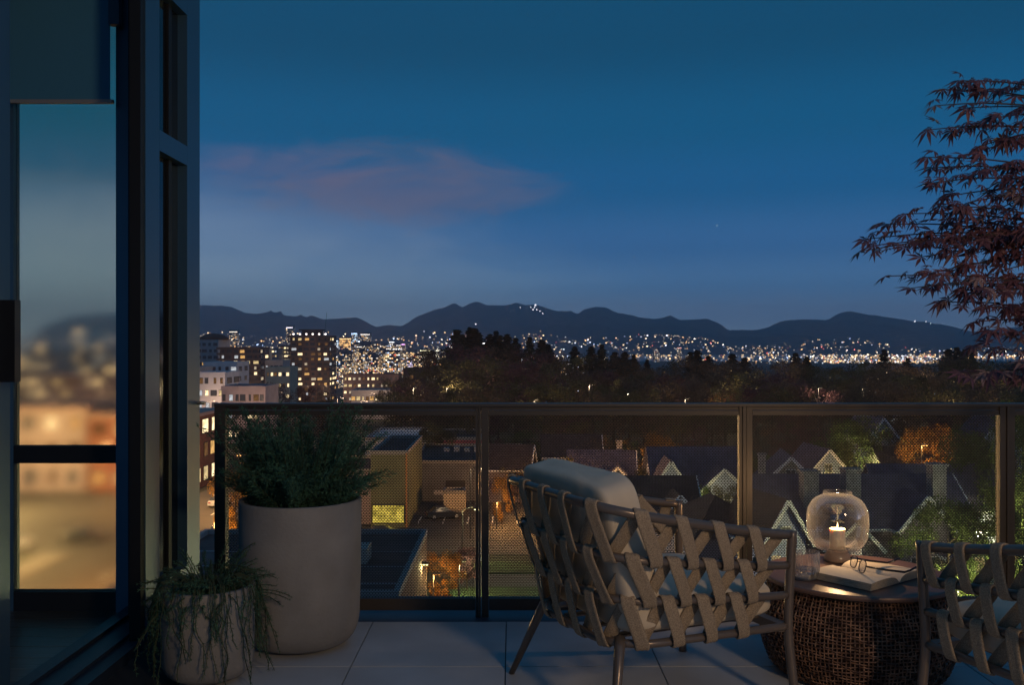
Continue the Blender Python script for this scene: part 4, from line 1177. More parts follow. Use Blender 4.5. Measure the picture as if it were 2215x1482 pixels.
b = MB(); b.tube([(0, ly(428), .94), (.035, ly(428), .94)], .009, 10); b.tube([(.03, ly(430), .94), (.03, ly(420), .945)], .006, 8); b.build('latch', mat('latch_brass', (.45, .35, .25), .4, .6), lf)
b = MB(); b.box(-1.72, -1.59, 4.3, 4.72, 0.031, 3.12); tag(b.build('corner_column', m_black), 'black building corner column behind the door leaf', 'column')

# ------------------------------------------------------------------ armchairs
m_tube = mat('taupe_metal', (.2, .155, .125), .3, .4, bump=.03, bscale=150)
m_strap = mat('woven_strap', (.46, .35, .24), .9, col2=(.24, .18, .125), vscale=260, bump=.6, bscale=330, dist=.003)
m_cush = mat('cushion_fabric', (.74, .62, .47), .95, var=.08, vscale=12, bump=.25, bscale=500, dist=.0008)
LV = [dict(zf=.607, zb=.758, hf=.345, hb=.40, xb=-.435), dict(zf=.500, zb=.596, hf=.34, hb=.37, xb=-.40),
      dict(zf=.396, zb=.442, hf=.335, hb=.328, xb=-.357), dict(zf=.288, zb=.288, hf=.33, hb=.31, xb=-.33)]
RR = .17
def level_path(L, n=200):
    pts = []
    hf, hb, xb = L['hf'], L['hb'], L['xb']
    a = [(.33, -hf)]
    m = 12
    for k in range(1, m + 1):
        t = k / m
        a.append((.33 + (xb + RR - .33) * t, -(hf + (hb - hf) * t)))
    for k in range(1, 9):
        th = math.pi / 2 * k / 8
        a.append((xb + RR - RR * math.sin(th), -hb + RR - RR * math.cos(th)))
    for k in range(1, 9):
        a.append((xb, (-hb + RR) * (1 - k / 8.0)))
    full = a + [(x, -y) for x, y in reversed(a[:-1])]
    P3 = []
    for x, y in full:
        t = min(1, max(0, (.33 - x) / (.33 - xb)))
        z = L['zf'] + (L['zb'] - L['zf']) * (t ** 1.15)
        P3.append(Vector((x, y, z)))
    d = [0]
    for p, q in zip(P3, P3[1:]): d.append(d[-1] + (q - p).length)
    out = []
    for i in range(n + 1):
        s = d[-1] * i / n
        for k in range(len(P3) - 1):
            if s <= d[k + 1] + 1e-9:
                f = (s - d[k]) / (d[k + 1] - d[k]); out.append(P3[k].lerp(P3[k + 1], f)); break
    return out, d[-1]
PATHS = [level_path(L) for L in LV]
NP = 200
def pos(l, t):
    t = min(1, max(0, t)) * NP
    i = min(NP - 1, int(t)); return PATHS[l][0][i].lerp(PATHS[l][0][i + 1], t - i)
def tan(l, t):
    return (pos(l, t + .004) - pos(l, t - .004)).normalized()
TR = .0135
def catmull(pts, n=4):
    out = []
    for i in range(len(pts) - 1):
        p0, p1, p2, p3 = pts[max(0, i - 1)], pts[i], pts[i + 1], pts[min(len(pts) - 1, i + 2)]
        for k in range(n):
            t = k / n
            out.append(.5 * ((2 * p1) + (-p0 + p2) * t + (2 * p0 - 5 * p1 + 4 * p2 - p3) * t * t + (-p0 + 3 * p1 - 3 * p2 + p3) * t ** 3))
    out.append(pts[-1]); return out
def strap_mesh(l, t0, pitch, dl, r_):
    up = Vector((0, 0, 1))
    t1, t2 = t0 - pitch * dl, t0 - pitch
    e = TR + .004
    def fr(l_, t):
        T = tan(l_, t); o_ = T.cross(up); o_.normalize()
        return pos(l_, t), T, (o_ if True else -o_)
    U0, T0, O0 = fr(l, t0); L1_, T1, O1 = fr(l + 1, t1); U2, T2, O2 = fr(l, t2)
    # outward = away from the seat
    c = Vector((-.02, 0, 0))
    for O_, Pp in ((O0, U0), (O1, L1_), (O2, U2)):
        if (Pp - c).dot(O_) < 0: O_.negate()
    j = r_.uniform(-.002, .002)
    pts, wd = [], []
    def put(p, w): pts.append(p); wd.append(w)
    d_out = (L1_ - U0).normalized(); d_in = (U2 - L1_).normalized()
    wo = d_out.cross(O0); wo.normalize()
    if wo.dot(T0) < 0: wo.negate()
    wi = d_in.cross(O2); wi.normalize()
    if wi.dot(T2) < 0: wi.negate()
    put(U0 - O0 * e * .7 + up * e * .7, T0); put(U0 + up * e, T0); put(U0 + O0 * e * .8 + up * e * .6, (T0 + wo * .5).normalized())
    a = U0 + O0 * e; b_ = L1_ + O1 * (e + .003)
    for k in (.12, .35, .65, .9): put(a.lerp(b_, k) + O0 * (.003 * math.sin(k * 3.14)), wo)
    put(L1_ + O1 * e * .8 - up * e * .6, (T1 + wo * .5).normalized()); put(L1_ - up * e, T1); put(L1_ - O1 * e * .8 - up * e * .5, (T1 + wi * .5).normalized())
    a = L1_ - O1 * e; b_ = U2 - O2 * e
    for k in (.12, .35, .65, .88): put(a.lerp(b_, k), wi)
    put(U2 - O2 * e * .9 + up * e * .35, (T2 + wi * .4).normalized())
    P_ = catmull([Vector(p) for p in pts], 3); W_ = catmull([Vector(w) for w in wd], 3)
    hw, th = .0235, .0034
    prof = [(-1, 0), (-.9, .8), (-.55, 1.15), (-.33, .7), (0, 1.15), (.33, .7), (.55, 1.15), (.9, .8), (1, 0), (.9, -.8), (0, -.8), (-.9, -.8)]
    mb = MB(); vs = []; n = len(prof)
    for i, p in enumerate(P_):
        d = (P_[min(i + 1, len(P_) - 1)] - P_[max(i - 1, 0)]).normalized()
        w = W_[i] - d * W_[i].dot(d); w.normalize()
        nn = d.cross(w); nn.normalize()
        # surface normal away from the rail or seat side
        for (u, v) in prof: vs.append(p + w * (hw * u) + nn * (-th * v))
    fs = []
    for i in range(len(P_) - 1):
        for k in range(n): fs.append((i * n + k, i * n + (k + 1) % n, (i + 1) * n + (k + 1) % n, (i + 1) * n + k))
    fs.append(tuple(range(n))); fs.append(tuple((len(P_) - 1) * n + k for k in reversed(range(n))))
    mb.add(vs, fs)
    return mb.mesh('strap', m_strap, smooth=True)

def cushion_mesh(w, d, h, ex=.28, ez=.45, wrinkle=0.0, sag=0.0, name='cushion', seed=1):
    nu, nv = 96, 48
    mb = MB()
    sg = lambda v, e: math.copysign(abs(v) ** e, v)
    for j in range(nv + 1):
        phi = -math.pi / 2 + math.pi * j / nv
        for i in range(nu):
            a = 2 * math.pi * i / nu
            x = sg(math.cos(phi), ez) * sg(math.cos(a), ex); y = sg(math.cos(phi), ez) * sg(math.sin(a), ex); z = sg(math.sin(phi), ez)
            v = Vector((x * w / 2, y * d / 2, z * h / 2))
            puff = 1 - sag * (x * x * .5 + y * y * .5)
            v.z *= puff
            if wrinkle:
                k = wrinkle * (noise.noise(Vector((v.x * 24 + seed, v.y * 5, v.z * 7))) * .8 + noise.noise(Vector((v.x * 9, v.y * 14, v.z * 9 + seed))) * .8)
                v += Vector((x * .5, y, z)).normalized() * k
            mb.v.append(tuple(v))
    for j in range(nv):
        for i in range(nu): mb.f.append((j * nu + i, j * nu + (i + 1) % nu, (j + 1) * nu + (i + 1) % nu, (j + 1) * nu + i))
    return mb.mesh(name, m_cush, smooth=True)

def make_chair(label, loc, rz):
    t = thing('armchair', label, 'armchair', loc, rz, 'woven strap armchairs on the balcony')
    for l in range(4):
        q = MB(); q.tube(PATHS[l][0][::2], TR if l else .0155, 12); q.build('rail', m_tube, t, smooth=True)
    for s in (-1, 1):
        q = MB()
        hs = [(L['hf'] * s, L['zf']) for L in LV]
        pts = [(.345, hs[0][0], hs[0][1] + .012), (.342, hs[1][0], hs[1][1]), (.34, hs[3][0], hs[3][1]), (.35, s * .335, .15), (.365, s * .345, 0)]
        q.tube(catmull([Vector(p) for p in pts], 4), .016, 12); q.build('leg', m_tube, t, smooth=True)
        q = MB()
        q.tube([(-.28, s * .25, .30), (-.30, s * .28, .28), (-.385, s * .385, 0)], [.018, .018, .011], 12); q.build('leg', m_tube, t, smooth=True)
    q = MB()
    for y in (-.2, -.07, .07, .2): q.box(-.31, .33, y - .02, y + .02, .292, .298)
    q.box(.30, .335, -.33, .33, .27, .30)
    q.build('seat_frame', m_tube, t)
    q = inst('seat_cushion', SEAT_ME, t, (.02, 0, .372)); 
    sp_ = MB(); sp_.tube([(.34 * math.cos(a) * 0, 0, 0) for a in (0, 1)], .001, 3)
    q = inst('back_cushion', BACK_ME, t, (-.268, 0, .602), (0, math.radians(-14), 0))
    pitch = 1.0 / 14.3
    for l in range(3):
        for k in range(14):
            t0 = 1 - .012 - k * pitch - (.0 if l % 2 == 0 else 0) - l * pitch * .72 % pitch * 1.0
            if t0 - pitch < .004: continue
            key = (l, k)
            if key not in STRAPS: STRAPS[key] = strap_mesh(l, t0, pitch, .24, R)
            inst('strap', STRAPS[key], t)
    return t
SEAT_ME = cushion_mesh(.62, .60, .15, .22, .42, .003, .15, 'seat_cushion', 3)
BACK_ME = cushion_mesh(.150, .64, .46, .28, .26, .006, .0, 'back_cushion', 8)
STRAPS = {}
make_chair('taupe woven strap armchair with cream back cushion in the centre, seen from behind', (.506, 3.467, 0), math.radians(24))
make_chair('second woven strap armchair cut off by the right edge of the picture', (1.765, 2.90, 0), math.radians(109.5))

# ------------------------------------------------------------------ side table
TX, TY, TZ = 1.331, 3.71, .37
m_top = mat('brown_tabletop', (.2, .115, .085), .38, .1, bump=.06, bscale=90)
m_rattan = mat('rattan_strand', (.30, .16, .095), .5, var=.6, vscale=25, col2=(.05, .022, .014))
tbl = thing('side_table', 'round brown topped side table with woven rattan drum base', 'side table', (TX, TY, 0))
b = MB(); b.lathe([(.0005, TZ - .022), (.335, TZ - .022), (.35, TZ - .017), (.354, TZ - .008), (.352, TZ - .002), (.346, TZ), (.0005, TZ)], 96); b.build('tabletop', m_top, tbl, smooth=False)
def br(z):
    pts = [(0, .285), (.03, .325), (.10, .352), (.18, .362), (.26, .352), (.32, .33), (.35, .315)]
    for (a, ra), (c, rc) in zip(pts, pts[1:]):
        if z <= c: return ra + (rc - ra) * (z - a) / (c - a)
    return .315
b = MB(); b.lathe([(br(z) - .022, z) for z in np.linspace(.004, .347, 10)], 64, cap0=True); b.build('inner_drum', mat('drum_dark', (.035, .018, .013), .8), tbl)
q = MB(); NS = 150
for k in range(NS):
    a = 2 * math.pi * k / NS; pts = []
    for j in range(17):
        z = .004 + j * .0214
        r_ = br(z) + (.0035 if (j + k) % 2 else -.0035)
        aa = a + R.uniform(-.002, .002)
        pts.append((r_ * math.cos(aa), r_ * math.sin(aa), z))
    q.tube(pts, .0029, 4, caps=False)
for j in range(28):
    z = .008 + j * .0123; pts = []
    for k in range(241):
        a = 2 * math.pi * k / 240
        r_ = br(z) + .0035 * math.sin(k * .9 + j * 2.6) 
        pts.append((r_ * math.cos(a), r_ * math.sin(a), z + .0022 * math.sin(k * .5 + j * 1.9) + R.uniform(-.0006, .0006)))
    q.tube(pts, .0027, 4, caps=False)
q.build('rattan_weave', m_rattan, tbl, kind='stuff')

# lantern
LX, LY = 1.333, 3.93
ln = thing('lantern', 'round clear glass lantern with ceramic foot on the side table', 'lantern', (LX, LY, TZ))
m_cer = mat('glazed_ceramic', (.36, .26, .19), .35, coat=.3)
b = MB(); b.lathe([(.0005, .001), (.052, .001), (.054, .006), (.050, .022), (.045, .034), (.043, .036), (.042, .040), (.034, .047), (.0005, .047)], 48); b.build('foot', m_cer, ln, smooth=True)
m_glass = mat('clear_glass', (1, 1, 1), .0, trans=1.0, ior=1.45)
m_thin = bpy.data.materials.new('blown_glass'); m_thin.use_nodes = True
_nt = m_thin.node_tree; _nt.nodes.clear(); _o = _nt.nodes.new('ShaderNodeOutputMaterial')
_t = _nt.nodes.new('ShaderNodeBsdfTransparent'); _t.inputs[0].default_value = (.96, .95, .94, 1)
_g = _nt.nodes.new('ShaderNodeBsdfGlossy'); _g.inputs['Roughness'].default_value = .04; _g.inputs['Color'].default_value = (.95, .97, 1, 1)
_d = _nt.nodes.new('ShaderNodeBsdfDiffuse'); _d.inputs['Color'].default_value = (.75, .76, .8, 1)
_l = _nt.nodes.new('ShaderNodeLayerWeight'); _l.inputs[0].default_value = .35
_p = _nt.nodes.new('ShaderNodeMath'); _p.operation = 'MULTIPLY_ADD'; _p.inputs[1].default_value = .32; _p.inputs[2].default_value = .03
_nt.links.new(_l.outputs['Fresnel'], _p.inputs[0])
_m = _nt.nodes.new('ShaderNodeMixShader'); _nt.links.new(_p.outputs[0], _m.inputs[0]); _nt.links.new(_t.outputs[0], _m.inputs[1]); _nt.links.new(_g.outputs[0], _m.inputs[2])
_m2 = _nt.nodes.new('ShaderNodeMixShader'); _q = _nt.nodes.new('ShaderNodeMath'); _q.operation = 'MULTIPLY'; _q.inputs[1].default_value = .05
_nt.links.new(_l.outputs['Facing'], _q.inputs[0]); _nt.links.new(_q.outputs[0], _m2.inputs[0]); _nt.links.new(_m.outputs[0], _m2.inputs[1]); _nt.links.new(_d.outputs[0], _m2.inputs[2])
_nt.links.new(_m2.outputs[0], _o.inputs[0])
out_ = [(.046, .040), (.07, .046), (.100, .066), (.117, .10), (.122, .14), (.122, .18), (.115, .218), (.095, .250), (.066, .267), (.058, .270), (.058, .284)]
out_c = catmull([Vector((r, 0, z)) for r, z in out_], 4)
prof = [(v.x, v.z) for v in out_c] + [(v.x - .0028, v.z) for v in reversed(out_c)]
prof[len(out_c)] = (out_c[-1].x - .0028, out_c[-1].z)
b = MB(); b.lathe(prof, 96); 
n0 = 96; L_ = len(prof)
for k in range(n0): b.f.append(((L_ - 1) * n0 + k, (L_ - 1) * n0 + (k + 1) % n0, (k + 1) % n0, k))
b.build('glass_globe', m_thin, ln, smooth=True)
cd = thing('candle', 'lit cream pillar candle inside the glass lantern', 'candle', (LX, LY, TZ + .0475))
m_wax = mat('candle_wax', (.85, .78, .62), .5)
_b = m_wax.node_tree.nodes['Principled BSDF']; _b.inputs['Subsurface Weight'].default_value = .5; _b.inputs['Subsurface Scale'].default_value = .008; _b.inputs['Subsurface Radius'].default_value = (1, .8, .6)
b = MB(); b.lathe([(.0005, 0), (.0305, 0), (.031, .003), (.031, .082), (.0295, .085), (.020, .081), (.0005, .080)], 40); b.build('wax', m_wax, cd, smooth=True)
b = MB(); b.tube([(0, 0, .08), (.0005, 0, .09)], .0012, 6); b.build('wick', m_black, cd)
fm = bpy.data.materials.new('flame'); fm.use_nodes = True
_nt = fm.node_tree; _nt.nodes.clear(); _o = _nt.nodes.new('ShaderNodeOutputMaterial'); _e = _nt.nodes.new('ShaderNodeEmission')
_e.inputs['Color'].default_value = (1, .72, .34, 1); _e.inputs['Strength'].default_value = 4; _nt.links.new(_e.outputs[0], _o.inputs[0]); fm.cycles.emission_sampling = 'NONE'
b = MB(); b.lathe([(.0004, .086), (.0028, .090), (.0036, .094), (.0026, .101), (.001, .108), (.0003, .112)], 16); b.build('flame', fm, cd, smooth=True)
l = bpy.data.lights.new('candle_light', 'POINT'); l.energy = 4.5; l.color = (1, .62, .3); l.shadow_soft_size = .012
o = bpy.data.objects.new('candle_light', l); link(o); o.parent = cd; o.location = (0, 0, .128)
# tumbler on coaster
GX, GY = 1.115, 3.63
cs = MB(); cs.lathe([(.0005, 0), (.052, 0), (.053, .002), (.052, .004), (.0005, .004)], 48); o = cs.build('coaster', mat('coaster_dark', (.05, .045, .05), .5, bump=.5, bscale=300, dist=.001)); o.location = (GX - .01, GY + .01, TZ + .0005)
tag(o, 'thin dark round coaster under the ribbed tumbler', 'coaster')
NR = 112
def ribbed(r, z, amp): return [((r + amp * math.cos(k * 2 * math.pi / 4)) * math.cos(2 * math.pi * k / NR), (r + amp * math.cos(k * math.pi / 2)) * math.sin(2 * math.pi * k / NR), z) for k in range(NR)]
rings = [ribbed(.0005, 0, 0), ribbed(.038, 0, 0), ribbed(.0425, .005, .0), ribbed(.044, .012, .0014), ribbed(.046, .04, .0018), ribbed(.047, .09, .0014), ribbed(.0465, .098, 0), ribbed(.0445, .0985, 0), ribbed(.0435, .09, 0), ribbed(.042, .04, 0), ribbed(.039, .019, 0), ribbed(.03, .016, 0), ribbed(.0005, .016, 0)]
b = MB()
for r_ in rings: b.v.extend(r_)
for i in range(len(rings) - 1):
    for k in range(NR): b.f.append((i * NR + k, i * NR + (k + 1) % NR, (i + 1) * NR + (k + 1) % NR, (i + 1) * NR + k))
m_cut = m_thin.copy(); m_cut.name = 'cut_glass'
for _nd in m_cut.node_tree.nodes:
    if _nd.type == 'MATH' and _nd.operation == 'MULTIPLY': _nd.inputs[1].default_value = .45
    if _nd.type == 'LAYER_WEIGHT': _nd.inputs[0].default_value = .5
o = b.build('tumbler', m_cut); o.location = (GX, GY, TZ + .006); tag(o, 'clear ribbed glass tumbler on a coaster left of the book', 'glass')
tm = o; b = MB(); b.lathe([(.0005, .0165), (.0385, .0195), (.0405, .034), (.0005, .034)], 48); b.build('water', m_glass, tm, smooth=False)
# open book
m_paper = mat('book_paper', (.72, .62, .48), .8, bump=.1, bscale=200)
m_edge = mat('page_edges', (.55, .45, .33), .85, var=.5, vscale=60, stretch=(1, 1, 30), bump=.5, bscale=80)
m_cover = mat('book_cover', (.06, .05, .05), .6)
bk = thing('open_book', 'thick open book lying spread on the side table', 'book', (1.435, 3.555, TZ + .001), math.atan2(.62, .785))
W2, H2 = .185, .25
def page_half(s):
    n = 14; top = []
    for k in range(n + 1):
        u = k / n
        z = .006 + .024 * (1 - math.exp(-u * 9)) * (1 - .12 * u ** 3) + .003 * math.sin(u * 3.1) - (.012 * u ** 6 if s > 0 else .0)
        top.append((s * (.002 + u * W2), z))
    return top
for s in (-1, 1):
    top = page_half(s); n = len(top)
    b = MB(); vs = []
    for y in (-H2 * .0, H2):
        for x, z in top: vs.append((x, y, z))
    fs = [((k, k + 1, n + k + 1, n + k) if s > 0 else (k + 1, k, n + k, n + k + 1)) for k in range(n - 1)]
    b.add(vs, fs); b.build('page', m_paper, bk, smooth=True)
    b = MB()
    for y in (0, H2):
        vs = [(x, y, z - .0004) for x, z in top] + [(x * (1.0 + .03 * (1 - 0)), y, .0025) for x, z in reversed(top)]
        b.add(vs, [tuple(range(len(vs)))])
    x, z = top[-1]
    b.add([(x, 0, z - .0004), (x, H2, z - .0004), (x * 1.03, H2, .0025), (x * 1.03, 0, .0025)], [(0, 1, 2, 3)])
    b.build('page_block', m_edge, bk)
    b = MB(); b.box(*sorted((s * .001, s * (W2 + .012))), -.004, H2 + .004, .0, .0022); b.build('cover', m_cover, bk)
# spectacles
m_spec = mat('dark_acetate', (.02, .014, .012), .2, coat=.5)
gs = thing('eyeglasses', 'dark framed eyeglasses lying open on the book', 'eyeglasses', (1.345, 3.60, TZ + .033), math.radians(2))
gs.scale = (1.25, 1.2, 1.2)
M_lens = []
for s in (-1, 1):
    pts = []
    for k in range(25):
        a = 2 * math.pi * k / 24
        x = .024 * math.copysign(abs(math.cos(a)) ** .8, math.cos(a)); z = .019 * math.copysign(abs(math.sin(a)) ** .8, math.sin(a))
        pts.append((-.03 + z * .25, s * .034 + x + .02, .021 + z))
    b = MB(); b.tube(pts, .0016, 6, caps=False); b.build('rim', m_spec, gs, smooth=True)
    b = MB(); b.add([(p[0] - .0006, p[1], p[2]) for p in pts[:-1]] + [(p[0] + .0006, p[1], p[2]) for p in pts[:-1]], [tuple(range(24)), tuple(reversed(range(24, 48)))] + [(k, (k + 1) % 24, 24 + (k + 1) % 24, 24 + k) for k in range(24)])
    b.build('lens', m_thin, gs)
    y = .02 + s * .062
    b = MB(); b.tube([(-.03, y - s * .004, .028), (-.026, y, .026), (.03, y, .016), (.085, y, .009), (.102, y, .014), (.122, y - s * .003, .024)], [.0026, .003, .0036, .0036, .0034, .003], 7); b.build('temple', m_spec, gs, smooth=True)
b = MB(); b.tube([(-.028, .009, .026), (-.026, .02, .029), (-.028, .031, .026)], .0016, 6); b.build('bridge', m_spec, gs, smooth=True)

# ------------------------------------------------------------------ planters
m_pot = mat('pale_concrete', (.34, .315, .29), .85, var=.32, vscale=3.2, bump=.6, bscale=70, dist=.003)
m_soil = mat('potting_soil', (.03, .022, .017), .95, bump=.8, bscale=60)
def pot(label, x, y, r, h, n=96, bot=.66):
    t = thing('planter', label, 'planter', (x, y, 0), 0)
    pr = [(.0005, .004), (r * bot * .9, .004), (r * bot, .010)]
    for k in range(1, 9):
        a = math.pi / 2 * k / 8
        pr.append((r * bot + (r * .97 - r * bot) * math.sin(a), .010 + h * .20 * (1 - math.cos(a))))
    pr += [(r * .99, h * .5), (r, h - .006), (r - .003, h), (r - .018, h), (r - .021, h - .006), (r - .022, h - .07)]
    b = MB(); b.lathe(pr, n); b.build('pot', m_pot, t, smooth=True)
    b = MB(); b.lathe([(.0005, h - .05), (r * .5, h - .045), (r - .0225, h - .06)], 48); b.build('soil', m_soil, t, smooth=True)
    return t
pot('large tall pale concrete planter standing by the railing', -.887, 4.03, .252, .61)
pot('small pale concrete planter at the front left, half covered by trailing strands', -1.146, 3.62, .172, .352, bot=.6)
m_needle = mat('needle_green', (.08, .2, .12), .7, var=.6, vscale=9)
m_stem = mat('plant_stem', (.05, .06, .03), .8)
def sprays(stems, r, nodes=22, sl=.05, nl=.013, w=.0011, per=3, nn=5):
    V, Fc, st = [], [], MB()
    for pts, dens in stems:
        st.tube(pts, [.0018] * (len(pts) - 1) + [.0006], 3, caps=False)
        n = len(pts) - 1
        for k in range(int(nodes * dens)):
            t = (.12 + .88 * (k + r.random()) / (nodes * dens)) * n
            i = min(n - 1, int(t)); p = pts[i].lerp(pts[i + 1], t - i); d = (pts[i + 1] - pts[i]).normalized()
            tp = 1 - (t / n) ** 2 * .6
            for _ in range(per):
                q = Vector((r.gauss(0, 1), r.gauss(0, 1), r.gauss(0, 1))); q = (q - d * q.dot(d)).normalized()
                sd = (d * .75 + q * .75).normalized(); L_ = sl * tp * r.uniform(.5, 1.1)
                for m_ in range(nn):
                    c = p + sd * L_ * (m_ + .5) / nn
                    u = Vector((r.gauss(0, 1), r.gauss(0, 1), r.gauss(0, 1)))
                    nd = (sd * 1.0 + (u - sd * u.dot(sd)).normalized() * .9).normalized()
                    sdv = nd.cross(u).normalized() * w
                    b0 = len(V)
                    V += [c - sdv, c + sdv, c + nd * nl * r.uniform(.6, 1.2)]; Fc.append((b0, b0 + 1, b0 + 2))
                b0 = len(V); s2 = sd.cross(q).normalized() * .0006
                V += [p - s2, p + s2, p + sd * L_]; Fc.append((b0, b0 + 1, b0 + 2))
    m = MB(); m.v = [tuple(v) for v in V]; m.f = Fc
    return m, st
rp = random.Random(11)
def arc(p, d, L, droop, n=9, wob=.25):
    pts = [p.copy()]; d = d.normalized()
    for k in range(n):
        d = (d + Vector((rp.gauss(0, wob) / n, rp.gauss(0, wob) / n, -droop / n * (1 + k / n)))).normalized()
        pts.append(pts[-1] + d * L / n)
    return pts
stems = []
for _ in range(330):
    a = rp.random() * 6.283; e = rp.random()
    d = Vector((math.cos(a) * .8, math.sin(a) * .7, .5 + 2.2 * e))
    if rp.random() < .25: d = Vector((math.cos(a), math.sin(a) * .7, .8))
    p0 = Vector((math.cos(a) * .12 * rp.random(), math.sin(a) * .12 * rp.random(), .55))
    L = rp.uniform(.26, .5) * (1.0 if d.z > 1.2 else .74)
    stems.append((arc(p0, d, L, rp.uniform(.0, .45)), 1.0))
pl_ = thing('bushy_plant', 'bushy dark green feathery plant growing in the large planter', 'plant', (-.887, 4.03, 0))
m1, m2 = sprays(stems, rp, sl=.05, nl=.014, w=.0013)
m1.build('foliage', m_needle, pl_, kind='stuff'); m2.build('stems', m_stem, pl_, kind='stuff')
stems = []
for _ in range(110):
    a = rp.random() * 6.283
    d = Vector((math.cos(a), math.sin(a), .3 + 1.8 * rp.random()))
    p0 = Vector((math.cos(a) * .08 * rp.random(), math.sin(a) * .08 * rp.random(), .30))
    stems.append((arc(p0, d, rp.uniform(.13, .26), rp.uniform(.4, 1.1)), .9))
for k in range(80):                                   # strands hanging over the rim
    a = rp.random() * 6.283
    rim = .178
    pts = [Vector((math.cos(a) * .05, math.sin(a) * .05, .31)), Vector((math.cos(a) * .12, math.sin(a) * .12, .40)), Vector((math.cos(a) * rim * .98, math.sin(a) * rim * .98, .385)),
           Vector((math.cos(a) * (rim + .014), math.sin(a) * (rim + .014), .33))]
    Lh = rp.uniform(.08, .34); n = 10; p = pts[-1].copy(); dx, dy = 0, 0
    out = rp.uniform(0, .03)
    for j in range(n):
        dx = dx * .6 + rp.gauss(0, .005); dy = dy * .6 + rp.gauss(0, .005)
        p = p + Vector((dx + math.cos(a) * out / n, dy + math.sin(a) * out / n, -Lh / n))
        rad = math.hypot(p.x, p.y)
        if rad < rim + .006: p.x *= (rim + .006) / rad; p.y *= (rim + .006) / rad
        pts.append(p.copy())
    stems.append((pts, .9))
p2_ = thing('trailing_plant', 'trailing green plant spilling over the small planter at the front left', 'plant', (-1.146, 3.62, 0))
m1, m2 = sprays(stems, rp, nodes=26, sl=.02, nl=.010, per=2, nn=3)
m1.build('foliage', m_needle, p2_, kind='stuff'); m2.build('stems', m_stem, p2_, kind='stuff')

# ------------------------------------------------------------------ japanese maple
MX, MY = 2.62, 3.75
pot('large pale planter just outside the right edge, holding the maple', MX, MY, .25, .6)
mp = thing('maple_tree', 'red leaved japanese maple reaching in from the right edge', 'tree', (MX, MY, .55))
O = Vector((MX, MY, .55))
m_mbark = mat('maple_bark', (.05, .035, .035), .8)
m_leafA = mat('maple_leaf_red', (.19, .08, .10), .55, var=.5, vscale=14, objrand=.5)
m_leafB = mat('maple_leaf_plum', (.13, .06, .085), .55, var=.4, vscale=14, objrand=.5)
m_leafC = mat('maple_leaf_faded', (.3, .19, .18), .6, var=.4, vscale=14, objrand=.4)
def leaf_mesh(m_, seed, droop):
    r = random.Random(seed); b = MB(); vs = [Vector((0, 0, 0))]
    lobes = [(-128, .42), (-84, .74), (-42, .95), (0, 1.0), (42, .95), (84, .74), (128, .42)]
    for ang, ln_ in lobes:
        a = math.radians(ang + r.uniform(-5, 5)); ln_ *= r.uniform(.9, 1.08)
        d = Vector((math.sin(a), math.cos(a), 0)); s = Vector((d.y, -d.x, 0))
        dz = lambda q: -droop * q * q * .55
        i = len(vs)
        vs += [d * ln_ * .42 + s * .125 * ln_ + Vector((0, 0, dz(.42) * ln_ + .0)), d * ln_ + Vector((0, 0, dz(1) * ln_)), d * ln_ * .42 - s * .125 * ln_ + Vector((0, 0, dz(.42) * ln_)), d * ln_ * .45 + Vector((0, 0, dz(.45) * ln_ - .045))]
        b.f += [(0, i, i + 3), (i, i + 1, i + 3), (i + 3, i + 1, i + 2), (0, i + 3, i + 2)]
    b.v = [tuple(v) for v in vs]
    return b.mesh('leaf', m_)
LEAFS = [leaf_mesh([m_leafA, m_leafB, m_leafA, m_leafC][k % 4], k, [.3, .7, 1.0, .5, .9, .4, 1.1, .8][k]) for k in range(8)]
rm = random.Random(3)
tips = [(2080, 172, 3.5), (2128, 192, 3.55), (2045, 202, 3.5), (2025, 218, 3.5), (2105, 228, 3.4), (2000, 285, 3.5), (1998, 330, 3.5), (2020, 350, 3.45), (2060, 285, 3.5), (2170, 195, 3.6), (2195, 240, 3.4), (2150, 260, 3.5),
        (2012, 395, 3.45), (2040, 420, 3.6), (2025, 455, 3.4), (1965, 462, 3.5), (1925, 492, 3.5), (1882, 508, 3.5), (1900, 532, 3.45), (1865, 546, 3.5), (1915, 590, 3.5), (1970, 612, 3.45), (1985, 560, 3.5), (1960, 540, 3.5), (2000, 500, 3.55),
        (2015, 585, 3.5), (2010, 625, 3.4), (2040, 655, 3.4), (2075, 620, 3.5), (2100, 640, 3.4), (2140, 650, 3.5), (2180, 660, 3.4), (2115, 690, 3.5), (2090, 740, 3.4), (2065, 800, 3.3), (2135, 810, 3.3), (2205, 770, 3.3), (2140, 720, 3.4), (2190, 720, 3.5),
        (2060, 330, 3.6), (2090, 375, 3.5), (2120, 320, 3.6), (2160, 300, 3.5), (2200, 310, 3.5), (2090, 430, 3.5), (2130, 400, 3.6), (2180, 380, 3.5), (2150, 450, 3.6), (2200, 430, 3.5), (2060, 480, 3.6), (2110, 500, 3.5), (2170, 500, 3.6), (2060, 540, 3.5), (2110, 560, 3.6), (2160, 550, 3.5),
        (2200, 560, 3.6), (2080, 590, 3.6), (2130, 600, 3.5), (2190, 610, 3.6), (2215, 350, 3.6), (2230, 480, 3.4), (2230, 640, 3.5), (2240, 250, 3.6), (2260, 400, 3.6), (2260, 560, 3.6), (2300, 300, 3.7), (2300, 480, 3.7)]
tr = MB(); tr.tube([(0, 0, 0), (-.03, .02, .35), (.02, 0, .8), (-.06, -.02, 1.2), (-.12, .02, 1.6)], [.032, .028, .022, .015, .008], 10); tr.build('trunk', m_mbark, mp, smooth=True)
hubs = [Vector((-.16, -.1, .62)), Vector((-.18, -.1, .85)), Vector((-.2, -.12, 1.05)), Vector((-.22, -.1, 1.28)), Vector((-.15, -.05, 1.5))]
